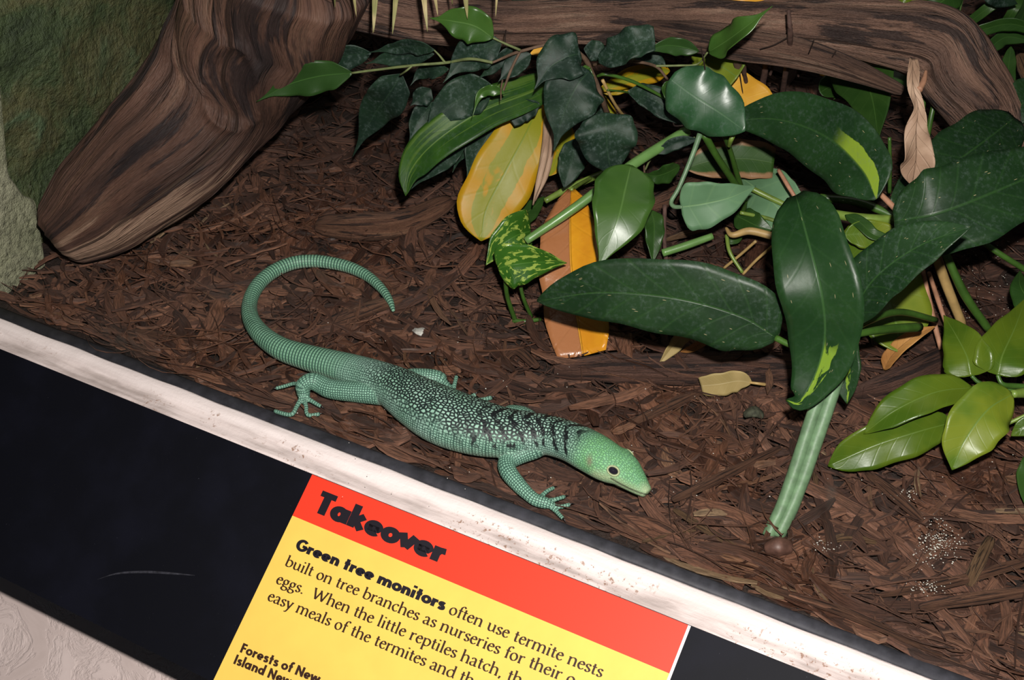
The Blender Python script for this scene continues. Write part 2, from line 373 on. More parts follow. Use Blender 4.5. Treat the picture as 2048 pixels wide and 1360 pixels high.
# plaster post where the glass meets the left wall: a narrow shaft on a wider block
def profile_x(name, poly, x0, x1, mat, n=1, smooth=False):
    m = len(poly); V = []; F = []
    for i in range(n + 1):
        x = x0 + (x1 - x0) * i / n
        V += [Vector((x, y, z)) for y, z in poly]
    for i in range(n):
        for j in range(m): F.append((i * m + j, i * m + (j + 1) % m, (i + 1) * m + (j + 1) % m, (i + 1) * m + j))
    F += [tuple(range(m - 1, -1, -1)), tuple(n * m + j for j in range(m))]
    return mesh_obj(name, V, F, mat, smooth=smooth)
a_ = PX(80, 505, -.605); b_ = PX(64, 385, -.605); c_ = PX(24, 356, -.605); d_ = PX(2, 130, -.605)
POST = [(-.004, -.03), (a_.y, -.03), (b_.y + .004, b_.z - .012), (b_.y - .008, b_.z), (c_.y, c_.z + .004), (d_.y, d_.z), (d_.y, .95), (-.004, .95)]
o = profile_x('wall_corner', POST, -.70, -.605, M['post']); tag(o, kind='structure')
bv = o.modifiers.new('bevel', 'BEVEL'); bv.width = .006; bv.segments = 3
# rubber seal, painted sill, glass, plaster wall below
GS = [(-.0010, -.02)] + [(-.0077 + .0067 * math.cos(a), .0005 + .003 * math.sin(a)) for a in np.linspace(0, math.pi, 10)] + [(-.0146, -.02)]
tag(profile_x('trim_1', GS, -1.0, .95, M['rubber'], smooth=True), 'black rubber seal along the foot of the glass', kind='structure')
sill = [(-.0144, .0012), (-.0165, .0022), (-.022, .0022), (-.0285, .0016), (-.031, .0003), (-.034, -.0008), (-.043, -.0008), (-.0470, .0004), (-.0482, -.0008), (-.0484, -.02), (-.0144, -.02)]
def sill_mesh():
    n = 420; m = len(sill); V = []; F = []
    for i in range(n + 1):
        x = -1.0 + 1.95 * i / n
        for j, (y, z) in enumerate(sill):
            k_ = 1.0 if 0 < j < 8 else .0
            V.append(Vector((x, y + (.0010 * mnoise.noise(Vector((x * 22, j * .1, 5))) if j in (0, 1, 4, 5) else 0), z + k_ * .0011 * mnoise.noise(Vector((x * 40, y * 200, 9))))))
    for i in range(n):
        for j in range(m): F.append((i * m + j, i * m + (j + 1) % m, (i + 1) * m + (j + 1) % m, (i + 1) * m + j))
    return mesh_obj('trim_2', V, F, M['paint'], smooth=True)
tag(sill_mesh(), 'worn white painted sill in front of the glass', kind='structure')
glass = tag(box_mesh('window_1', (-.605, -.0095, .001), (.89, -.0065, .95), M['glass'], bev=0), kind='structure')
def smear(px, py, wpx, hpx, rot):
    d = ray(px, py); p = CAM + d * ((-.0098 - CAM.y) / d.y); a, b = tom(wpx, p) / 2, tom(hpx, p) / 2
    ex = Vector((math.cos(rot), 0, math.sin(rot))); ez = Vector((-math.sin(rot), 0, math.cos(rot)))
    V = [p - ex * a - ez * b, p + ex * a - ez * b, p + ex * a + ez * b, p - ex * a + ez * b]
    o = mesh_obj('smear', V, [(0, 1, 2, 3)], M['smear'], glass, [(0, 0), (1, 0), (1, 1), (0, 1)], smooth=False)
    o['label'] = 'dull smear on the pane'
smear(470, 600, 260, 60, -.15); smear(250, 680, 260, 130, .2); smear(1662, 985, 34, 130, .0)

# ------------------------------------------------------------------ information sign
SL = math.radians(30.2)
SU = Vector((0, math.cos(SL), math.sin(SL))); SN = Vector((0, -math.sin(SL), math.cos(SL))); SX = Vector((1, 0, 0))
S0 = Vector((0, -.0484, 0.0))
def PS(px, py, off=0.0):
    d = ray(px, py); o = S0 + SN * off
    return CAM + d * ((o - CAM).dot(SN) / d.dot(SN))
sign = empty('information_sign', (.1, -.13, -.05), 'sloping black sign board with red and yellow panel headed Takeover', 'sign')
def slab(name, q, mat, th, off, parent):
    """a thin plate on the sign's slope from four corner points"""
    V = [p + SN * off for p in q] + [p + SN * (off - th) for p in q]
    F = [(0, 1, 2, 3), (7, 6, 5, 4)] + [(i, i + 4, (i + 1) % 4 + 4, (i + 1) % 4) for i in range(4)]
    return mesh_obj(name, V, F, mat, parent, smooth=False)
def sp(x, s): return S0 + SX * x - SU * s                      # point on the slope: x along, s down from the top edge
BL = .1885
slab('black_board', [sp(-1.0, BL), sp(.9, BL), sp(.9, 0), sp(-1.0, 0)], M['board'], .007, 0, sign)
o = slab('wall_front', [sp(-1.4, .95), sp(1.1, .95), sp(1.1, .0), sp(-1.4, .0)], M['stucco'], .03, -.17, None); tag(o, kind='structure')
def xs(px, py): p = PS(px, py); return p.x, -(p - S0).dot(SU)
xl = (xs(626, 951)[0] + xs(430, 1350)[0]) / 2; xr = (xs(1380, 1249)[0] + xs(1334, 1352)[0]) / 2
sr = (xs(586, 1036)[1] + xs(1336, 1341)[1]) / 2
slab('red_header', [sp(xl, sr), sp(xr, sr), sp(xr, .0005), sp(xl, .0005)], M['red'], .0004, .0004, sign)
slab('yellow_panel', [sp(xl, BL - .0005), sp(xr, BL - .0005), sp(xr, sr), sp(xl, sr)], M['yellowprint'], .0004, .0004, sign)
slab('white_edge', [sp(xr, BL - .0005), sp(xr + .0022, BL - .0005), sp(xr + .0022, .0005), sp(xr, .0005)], M['whiteprint'], .0004, .0004, sign)
# scuff
sc_pts = [PS(x, y) for x, y in ((195, 1159), (235, 1147), (290, 1144), (345, 1147), (390, 1151))]
c = spline(sc_pts, 14); V = []; F = []
for i, p in enumerate(c):
    h = .0011 * math.sin(math.pi * (i + .3) / 14); V += [Vector(p) + SU * h + SN * .00025, Vector(p) - SU * h + SN * .00025]
F = [(2 * i, 2 * i + 1, 2 * i + 3, 2 * i + 2) for i in range(13)]
mesh_obj('scuff_mark', V, F, M['scratch'], sign, smooth=False)

# lettering: pen strokes in units of the x-height (S = text face with serifs, B = heavy geometric face)
A, D = 1.55, -.55
def arc(cx, cy, rx, ry, a0, a1, n=14): return [(cx + rx * math.cos(math.radians(a0 + (a1 - a0) * i / n)), cy + ry * math.sin(math.radians(a0 + (a1 - a0) * i / n))) for i in range(n + 1)]
def L(*p): return ('L', list(p))
def C(*p): return ('C', list(p))
def R(p): return ('L', p)
foot = lambda x, y=0.0, w=.15: L((x - w, y + .035), (x + w, y + .035))
flag = lambda x, y: L((x - .15, y - .09), (x, y - .02))
SER = {
 'a': (.84, [C((.14, .76), (.24, .93), (.42, .95), (.56, .82), (.58, .55), (.58, .2), (.66, .04), (.80, .10)), C((.58, .56), (.32, .48), (.12, .34), (.12, .14), (.26, .02), (.44, .08), (.58, .24))]),
 'b': (.96, [L((.18, A), (.18, .06)), flag(.18, A), C((.18, .74), (.36, .93), (.6, .92), (.80, .72), (.82, .42), (.68, .12), (.45, .03), (.18, .10))]),
 'c': (.78, [C((.68, .78), (.56, .93), (.36, .90), (.16, .68), (.13, .4), (.28, .1), (.5, .03), (.72, .2))]),
 'd': (1.0, [L((.78, A), (.78, .1), (.93, .06)), flag(.78, A), C((.78, .80), (.58, .94), (.34, .88), (.14, .6), (.16, .25), (.34, .04), (.58, .08), (.78, .28))]),
 'e': (.78, [C((.14, .58), (.62, .62), (.62, .8), (.46, .95), (.26, .86), (.13, .56), (.16, .26), (.32, .05), (.52, .04), (.72, .22))]),
 'f': (.58, [C((.72, 1.40), (.56, 1.55), (.38, 1.45), (.28, 1.15), (.28, .06)), L((.08, .93), (.56, .93)), foot(.28)]),
 'g': (.84, [R(arc(.38, .62, .25, .32, 0, 360)), L((.56, .86), (.78, .94)), C((.22, .34), (.14, .16), (.3, .04), (.58, .0), (.74, -.18), (.6, -.42), (.34, -.48), (.12, -.34), (.14, -.14), (.3, .02))]),
 'h': (1.02, [L((.18, A), (.18, .05)), flag(.18, A), C((.18, .70), (.38, .92), (.62, .94), (.76, .76), (.78, .4), (.78, .05)), foot(.18), foot(.78)]),
 'i': (.46, [L((.22, .97), (.22, .05)), flag(.22, .97), foot(.22), L((.22, 1.28), (.22, 1.46))]),
 'l': (.46, [L((.22, A), (.22, .05)), flag(.22, A), foot(.22)]),
 'm': (1.56, [L((.18, .97), (.18, .05)), flag(.18, .97), C((.18, .70), (.36, .92), (.58, .94), (.74, .76), (.75, .4), (.75, .05)), C((.75, .70), (.93, .92), (1.15, .94), (1.3, .76), (1.32, .4), (1.32, .05)), foot(.18), foot(.75), foot(1.32)]),
 'n': (1.02, [L((.18, .97), (.18, .05)), flag(.18, .97), C((.18, .70), (.38, .92), (.62, .94), (.76, .76), (.78, .4), (.78, .05)), foot(.18), foot(.78)]),
 'o': (.92, [R(arc(.45, .48, .33, .46, 0, 360, 24))]),
 'p': (.98, [L((.2, .97), (.2, -.5)), flag(.2, .97), C((.2, .74), (.38, .93), (.62, .92), (.82, .72), (.83, .42), (.68, .12), (.45, .03), (.2, .14)), foot(.2, -.55)]),
 'r': (.70, [L((.2, .97), (.2, .05)), flag(.2, .97), C((.2, .62), (.34, .86), (.5, .95), (.62, .86)), foot(.2)]),
 's': (.66, [C((.54, .78), (.44, .93), (.26, .92), (.14, .76), (.22, .58), (.44, .44), (.55, .26), (.46, .07), (.26, .03), (.1, .2))]),
 't': (.58, [C((.26, 1.28), (.26, .8), (.26, .26), (.34, .06), (.54, .12)), L((.06, .92), (.52, .92))]),
 'u': (1.02, [C((.2, .95), (.2, .5), (.24, .18), (.42, .04), (.62, .12), (.78, .34)), L((.78, .97), (.78, .08), (.93, .06)), L((.04, .92), (.2, .95)), L((.62, .92), (.78, .95))]),
 'y': (.88, [L((.14, .94), (.46, .1)), L((.76, .94), (.40, -.2)), C((.40, -.2), (.28, -.45), (.1, -.46)), L((.02, .94), (.3, .94)), L((.62, .94), (.88, .94))]),
 'W': (1.85, [L((.12, 1.42), (.5, .05)), L((.5, .05), (.92, 1.3)), L((.85, 1.42), (1.28, .05)), L((1.28, .05), (1.66, 1.42)), L((.0, 1.42), (.3, 1.42)), L((1.5, 1.42), (1.82, 1.42))]),
 ',': (.42, [L((.22, .16), (.22, .02)), L((.22, .1), (.14, -.2))]), '.': (.42, [L((.2, .0), (.2, .18))]), ' ': (.5, []),
}
BOLD = {
 'T': (1.02, [L((.02, 1.42), (1.0, 1.42)), L((.51, 1.42), (.51, .0))]),
 'a': (1.10, [R(arc(.48, .5, .31, .35, 0, 360, 24)), L((.86, 1.0), (.86, 0))]),
 'd': (1.10, [R(arc(.48, .5, .31, .35, 0, 360, 24)), L((.86, 1.62), (.86, 0))]),
 'k': (1.04, [L((.24, 1.62), (.24, 0)), L((.84, 1.0), (.36, .5)), L((.4, .55), (.88, 0))]),
 'e': (1.02, [R([(.18, .48), (.83, .48)] + arc(.51, .5, .33, .35, 8, 318, 22))]),
 'o': (1.04, [R(arc(.52, .5, .34, .35, 0, 360, 24))]),
 'v': (.98, [L((.1, 1.0), (.49, .08)), L((.88, 1.0), (.49, .08))]),
 'r': (.74, [L((.24, 1.0), (.24, 0)), C((.24, .55), (.4, .78), (.7, .83))]),
 'n': (1.06, [L((.24, 1.0), (.24, 0)), C((.24, .55), (.36, .78), (.55, .83), (.74, .76), (.82, .5), (.82, .0))]),
 'm': (1.64, [L((.24, 1.0), (.24, 0)), C((.24, .55), (.36, .78), (.53, .83), (.72, .76), (.80, .5), (.80, .0)), C((.82, .55), (.94, .78), (1.11, .83), (1.30, .76), (1.38, .5), (1.38, .0))]),
 'i': (.48, [L((.24, 1.0), (.24, 0)), L((.24, 1.26), (.24, 1.56))]),
 'l': (.48, [L((.24, 1.62), (.24, 0))]), 'I': (.5, [L((.25, 1.5), (.25, 0))]),
 't': (.72, [L((.36, 1.42), (.36, 0)), L((.06, .86), (.66, .86))]),
 'f': (.70, [C((.72, 1.42), (.5, 1.46), (.36, 1.3), (.34, 1.0)), L((.34, 1.1), (.34, 0)), L((.06, .86), (.64, .86))]),
 's': (.82, [C((.68, .78), (.46, .86), (.26, .80), (.24, .63), (.42, .52), (.60, .42), (.62, .22), (.42, .13), (.14, .2))]),
 'w': (1.40, [L((.1, 1.0), (.38, .05)), L((.38, .05), (.7, .95)), L((.7, .95), (1.02, .05)), L((1.02, .05), (1.3, 1.0))]),
 'G': (1.30, [R(arc(.66, .75, .50, .62, 42, 352, 26) + [(1.16, .68), (.70, .68)])]),
 'F': (.90, [L((.26, 1.5), (.26, 0)), L((.26, 1.33), (.86, 1.33)), L((.26, .76), (.8, .76))]),
 'N': (1.30, [L((.24, 1.5), (.24, 0)), L((.24, 1.38), (1.06, .12)), L((1.06, 1.5), (1.06, 0))]),
 ' ': (.46, []),
}
lay = [0]
def letters(text, font, thick, thin, ang):
    V, F, x = [], [], 0.0
    for ch in text:
        adv, strokes = font[ch]
        for kind, pts in strokes:
            c = spline([(a, b, 0) for a, b in pts], 6 * len(pts)) if kind == 'C' else np.array([(a, b, 0) for a, b in pts], float)
            d = np.diff(c, axis=0); d = d[np.linalg.norm(d, axis=1) > 1e-9]
            if kind == 'L' and len(c) < 6:                     # straight strokes as separate bars, so corners stay square
                segs = [np.array([c[i], c[i + 1]]) for i in range(len(c) - 1)]
            else: segs = [c]
            for g in segs:
                t = nrm(np.gradient(g, axis=0)) if len(g) > 2 else nrm(np.repeat(np.diff(g, axis=0), 2, axis=0))
                if len(g) > 3 and np.linalg.norm(g[0] - g[-1]) < 1e-6: t[0] = t[-1] = nrm((g[1] - g[-2])[None])[0]
                n0 = len(V); lay[0] = (lay[0] + 1) % 7
                for q, tt in zip(g, t):
                    th = math.atan2(tt[1], tt[0]) - ang
                    wd = math.hypot(thick * math.sin(th), thin * math.cos(th)) / 2
                    nx, ny = -tt[1] * wd, tt[0] * wd
                    V += [(x + q[0] + nx, q[1] + ny, lay[0]), (x + q[0] - nx, q[1] - ny, lay[0])]
                F += [(n0 + 2 * i, n0 + 2 * i + 1, n0 + 2 * i + 3, n0 + 2 * i + 2) for i in range(len(g) - 1)]
        x += adv
    return V, F, x
def set_line(text, font, p0, p1, fit, xh, thick, thin, ang, acc):
    """FIT is the stretch of text whose baseline runs from pixel p0 to p1"""
    a, b = PS(*p0), PS(*p1); wfit = letters(fit, font, thick, thin, ang)[2]
    V, F, _ = letters(text, font, thick, thin, ang)
    e1 = (b - a) / wfit; e2 = SN.cross((b - a).normalized()) * xh
    n0 = len(acc[0])
    acc[0].extend(a + e1 * q[0] + e2 * q[1] + SN * (.0006 + .00004 * q[2]) for q in V); acc[1].extend(tuple(i + n0 for i in f) for f in F)
def flush(name, acc, mat): return mesh_obj(name, acc[0], acc[1], mat, sign, smooth=False)
t = ([], []); set_line('Takeover', BOLD, (626, 1023), (884, 1128), 'Takeover', .0120, .47, .42, 0, t); flush('title_lettering', t, M['ink'])
t = ([], []); set_line('Green tree monitors', BOLD, (590, 1098), (888, 1222), 'Green tree monitors', .0064, .42, .36, 0, t); flush('bold_lettering', t, M['ink'])
t = ([], []); SA = (.235, .10, .45)
set_line('often use termite nests', SER, (896, 1227), (1203, 1356), 'often use termite nests', .0062, *SA, t)
set_line('built on tree branches as nurseries for their o', SER, (569, 1131), (1121, 1361), 'built on tree branches as nurseries for their', .0062, *SA, t)
set_line('eggs.  When the little reptiles hatch, th', SER, (551, 1166), (1003, 1356), 'eggs.  When the little reptiles hatch,', .0062, *SA, t)
set_line('easy meals of the termites and th', SER, (534, 1200), (908, 1358), 'easy meals of the termites and', .0062, *SA, t)
flush('body_lettering', t, M['brownink'])
t = ([], []); set_line('Forests of New', BOLD, (479, 1304), (583, 1346), 'Forests of', .0053, .36, .30, 0, t)
set_line('Island New', BOLD, (466, 1327), (528, 1352), 'Island', .0053, .36, .30, 0, t); flush('habitat_lettering', t, M['brownink'])
# ------------------------------------------------------------------ bark mulch
LIZ_AXIS = [(490, 610), (515, 572), (585, 527), (660, 525), (735, 552), (786, 622), (502, 640), (565, 697), (655, 725), (740, 750), (840, 803), (950, 853), (1060, 873), (1150, 885), (1225, 935), (1290, 985), (610, 790), (600, 825), (1012, 930), (1060, 990), (1110, 1005)]
LZ = np.array([P(*p)[:2] for p in LIZ_AXIS])
def near_lizard(x, y): return np.min(np.hypot(LZ[:, 0] - x, LZ[:, 1] - y))
def strips(n, lmin, lmax, wmin, wmax, tmax, zmax, region, tintf, bias=0.0):
    """loose strips of shredded bark lying over one another"""
    V = np.zeros((n, 6, 4, 3)); UV = np.zeros((n, 6, 4, 2)); T = np.zeros((n, 6, 4)); keep = np.ones(n, bool)
    for i in range(n):
        x, y = region()
        ln = lmin + (lmax - lmin) * rng.random() ** 2.0; wd = wmin + (wmax - wmin) * rng.random() ** 1.9; th = .0006 + tmax * rng.random()
        a = rng.random() * math.pi * 2 if rng.random() > bias else rng.normal(-.35, .45)
        if y - abs(math.sin(a)) * ln * .5 < .004: a = rng.normal(0, .12)
        if y - abs(math.sin(a)) * ln * .5 < .002: keep[i] = False
        if x - abs(math.cos(a)) * ln * .5 < -.61: keep[i] = False
        d = np.array([math.cos(a), math.sin(a)]); sd = np.array([-d[1], d[0]])
        nl = near_lizard(x, y); zz = zmax * rng.random(); tilt = rng.normal(0, .10)
        if nl < .035: zz = min(zz, .001); tilt *= .1
        z0 = ground_z(x, y) + .004 + zz - .003
        bend = rng.normal(0, .10) * ln; roll = rng.normal(0, .35) if wd < .006 else rng.normal(0, .18)
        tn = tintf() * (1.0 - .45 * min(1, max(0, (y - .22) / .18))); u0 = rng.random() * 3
        for k_ in range(6):
            f = k_ / 5 - .5; e = (1 - abs(2 * f) ** 5 * (.25 + .65 * rng.random())) * (1 + rng.normal(0, .10))
            w2 = wd * .5 * max(.08, e)
            c0 = np.array([x, y]) + d * f * ln + sd * bend * (1 - 4 * f * f)
            zc = max(z0 + f * ln * math.tan(tilt) + rng.normal(0, .0004), ground_z(x, y) + .0004)
            for m, (s_, q) in enumerate(((-1, -.5), (1, -.5), (1, .5), (-1, .5))):
                V[i, k_, m, :2] = c0 + sd * s_ * w2 * math.cos(roll) * (1 if q < 0 else .8)
                V[i, k_, m, 2] = zc + th * (q + .5) + s_ * w2 * math.sin(roll)
                UV[i, k_, m] = (u0 + f * ln, .5 + .5 * s_ * (1 if q < 0 else .8) + u0)
                T[i, k_, m] = tn
    V, UV, T = V[keep], UV[keep], T[keep]; n = len(V)
    q = []
    for k_ in range(5):
        for m in range(4):
            m2 = (m + 1) % 4; q.append((k_ * 4 + m, k_ * 4 + m2, k_ * 4 + 4 + m2, k_ * 4 + 4 + m))
    q += [(3, 2, 1, 0), (20, 21, 22, 23)]
    F = (np.array(q)[None] + (np.arange(n) * 24)[:, None, None]).reshape(-1, 4)
    return V.reshape(-1, 3), F, UV.reshape(-1, 2), T.reshape(-1)
def reg_all(): return -.60 + 1.15 * rng.random(), .003 + 1.10 * rng.random() ** 1.25
def reg_near(): return -.58 + 1.05 * rng.random(), .004 + .42 * rng.random()
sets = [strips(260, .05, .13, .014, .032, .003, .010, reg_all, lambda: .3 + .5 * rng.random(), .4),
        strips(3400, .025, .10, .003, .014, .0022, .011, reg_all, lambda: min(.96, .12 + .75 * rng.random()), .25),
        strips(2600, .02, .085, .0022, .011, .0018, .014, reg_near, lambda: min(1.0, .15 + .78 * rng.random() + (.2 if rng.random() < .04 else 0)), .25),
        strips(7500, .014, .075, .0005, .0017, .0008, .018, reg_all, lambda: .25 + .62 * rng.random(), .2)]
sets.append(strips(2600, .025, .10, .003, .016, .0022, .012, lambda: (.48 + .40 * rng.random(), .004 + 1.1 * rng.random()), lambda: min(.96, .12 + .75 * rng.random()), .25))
off = 0; VV, FF, UU, TT = [], [], [], []
for a_, b_, c_, d_ in sets: VV.append(a_); FF.append(b_ + off); UU.append(c_); TT.append(d_); off += len(a_)
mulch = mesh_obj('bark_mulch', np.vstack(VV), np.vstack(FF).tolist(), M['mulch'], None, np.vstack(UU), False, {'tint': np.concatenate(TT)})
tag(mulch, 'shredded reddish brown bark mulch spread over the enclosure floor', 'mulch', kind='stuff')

# larger pieces one could pick up
def chunk(name, pts, rpx, flat, mat, label, cat, group=None, seg=14, n=26):
    q = [P(*p) for p in pts]; c = spline(q, n)
    r = rpx if isinstance(rpx, (list, tuple)) else [rpx] * len(pts)
    r = np.interp(np.linspace(0, 1, n), np.linspace(0, 1, len(r)), [tom(a, b) for a, b in zip(r, q)])
    sd = random.random() * 90
    def dd(f, a, l):
        e = .72 + .28 * min(1, min(f, 1 - f) * 14 + .2 * mnoise.noise(Vector((a * 3, sd, 0))))
        return e * (1 + .30 * mnoise.noise(Vector((math.cos(a) * 2.2 + sd, math.sin(a) * 2.2, l * 9))) + .10 * mnoise.noise(Vector((math.cos(a) * 6, math.sin(a) * 6 + sd, l * 30))))
    V, F, UV = tube_geo(c, r, r * flat, seg=seg, disp=dd)
    o = mesh_obj(name, V, F, mat, None, UV); return tag(o, label, cat, group)
chunk('bark_chunk', [(635, 450, .012), (720, 452, .014), (810, 445, .014), (900, 402, .014)], [24, 36, 34, 24], .65, M['bark'], 'reddish broken branch stub lying behind the curl of the lizard tail', 'wood chunk')
chunk('bark_slab', [(1110, 742, .006), (1230, 735, .010), (1400, 738, .010), (1560, 735, .009), (1690, 742, .006)], [26, 46, 50, 46, 30], .18, M['barkdark'], 'wide dark bark slab under the big horizontal leaf', 'bark', n=40)
chunk('bark_slab', [(1700, 792, .006), (1790, 770, .012), (1860, 740, .016), (1930, 700, .012)], [22, 40, 44, 30], .45, M['barkdark'], 'brown wood lump between the green stalk and the lower right plant', 'wood chunk')
chunk('bark_slab', [(1290, 415, .012), (1350, 390, .016), (1420, 350, .012)], [20, 24, 18], .5, M['bark'], 'short squared bark block below the shiny fig leaf', 'wood chunk')
chunk('bark_slab', [(960, 775, .004), (1010, 770, .006), (1075, 790, .005)], [10, 20, 15], .3, M['barkdark'], 'small dark bark flake just behind the lizard far front leg', 'bark')
GB = 'loose wood splinters on the mulch'
for pts, r, m, lb in (
    ([(1345, 1000, .010), (1440, 955, .014), (1560, 895, .010)], [10, 13, 9], 'bark', 'long straight brown bark strip right of the lizard snout'),
    ([(1348, 1018, .008), (1410, 1058, .009), (1475, 1096, .008)], [7, 10, 6], 'barktan', 'pale tan splinter left of the stalk foot'),
    ([(1285, 1083, .006), (1335, 1070, .008), (1392, 1060, .006)], [4, 10, 3], 'barktan', 'tan curved splinter close to the rubber seal'),
    ([(1935, 1170, .008), (1958, 1120, .016), (1982, 1075, .014)], [12, 14, 10], 'barktan', 'stubby tan stick standing in the wet mulch at the right'),
    ([(1735, 945, .010), (1790, 990, .014), (1845, 1040, .010)], [9, 16, 10], 'bark', 'brown splinter slanting below the lowest yellow green leaf'),
    ([(1520, 1170, .006), (1690, 1225, .010), (1885, 1310, .006)], [8, 13, 7], 'bark', 'very long thin splinter running beside the seal at lower right'),
    ([(1760, 1190, .008), (1900, 1165, .010), (2060, 1120, .008)], [9, 13, 12], 'bark', 'long brown strip in the lower right corner of the bed'),
    ([(1840, 1215, .010), (1940, 1200, .012), (2070, 1180, .010)], [11, 16, 15], 'bark', 'broad pinkish strip lowest in the right corner of the bed'),
    ([(640, 655, .004), (720, 625, .006), (810, 595, .006)], [14, 22, 14], 'bark', 'pointed bark strip inside the curl of the tail'),
    ([(985, 740, .006), (1030, 700, .008), (1075, 735, .008)], [10, 13, 10], 'bark', 'bent bark strip beside the foot of the orange leaf'),
    ([(1255, 850, .008), (1340, 810, .010), (1430, 770, .008)], [9, 14, 8], 'bark', 'brown splinter slanting below the dark bark slab'),
    ([(1330, 480, .016), (1370, 468, .020), (1412, 460, .018)], [6, 10, 5], 'barktan', 'tan husk strip under the pale folded leaf'),
    ([(270, 660, .006), (330, 672, .008), (420, 690, .006)], [8, 12, 8], 'bark', 'flat reddish chip left of the lizard hind foot'),
    ([(1640, 1090, .008), (1690, 1075, .012), (1760, 1085, .008)], [8, 12, 8], 'barktan', 'light chip with a split end right of the stalk foot'),
    ([(1620, 905, .006), (1632, 960, .010), (1640, 1010, .008)], [5, 6, 4], 'barktan', 'upright thin tan sliver behind the green stalk'),
):
    if lb: chunk('wood_splinter', pts, r, .4, M[m], lb, 'splinter', GB, seg=10, n=18)
nut = chunk('seed_husk', [(1530, 1098, .010), (1555, 1092, .014), (1582, 1096, .010)], [12, 22, 14], .85, M['nut'], 'round brown seed husk at the foot of the green stalk', 'husk', n=16)
chunk('pale_flake', [(826, 655, .004), (840, 662, .008), (852, 672, .004)], [8, 13, 8], .3, M['flake'], 'small pale grey flake right of the tail tip', 'flake', n=10)
chunk('lichen_tuft', [(1488, 830, .010), (1508, 824, .014), (1526, 832, .010)], [8, 15, 9], .6, M['lichen'], 'small grey green lichen tuft right of the dry straw leaf', 'lichen', n=14)
# scattered white crumbs
V = []; F = []
def crumb(px, py, s):
    p = P(px, py, .011 + .006 * random.random()); n0 = len(V)
    for a in ((1, 0, 0), (-1, 0, 0), (0, 1, 0), (0, -1, 0), (0, 0, 1), (0, 0, -1)): V.append(p + Vector(a) * s * random.uniform(.5, 1.1))
    for f in ((0, 2, 4), (2, 1, 4), (1, 3, 4), (3, 0, 4), (2, 0, 5), (1, 2, 5), (3, 1, 5), (0, 3, 5)): F.append(tuple(i + n0 for i in f))
for _ in range(230): crumb(random.gauss(1872, 26), random.gauss(1088, 22), random.uniform(.0002, .0009))
for _ in range(60): crumb(random.gauss(1853, 16), random.gauss(1172, 7), random.uniform(.0003, .0009))
for _ in range(60): crumb(random.gauss(1800, 14), random.gauss(988, 6), random.uniform(.0003, .0008))
for _ in range(50): crumb(random.gauss(1650, 14), random.gauss(1092, 7), random.uniform(.0003, .0008))
for _ in range(140): crumb(random.uniform(560, 2040), random.uniform(640, 1010), random.uniform(.0003, .0008))
for _ in range(120): crumb(random.uniform(1850, 2048), random.uniform(480, 640), random.uniform(.0003, .0007))
tag(mesh_obj('white_crumbs', V, F, M['crumb'], smooth=False), 'white crumbs and droppings scattered on the mulch', 'crumbs', kind='stuff')
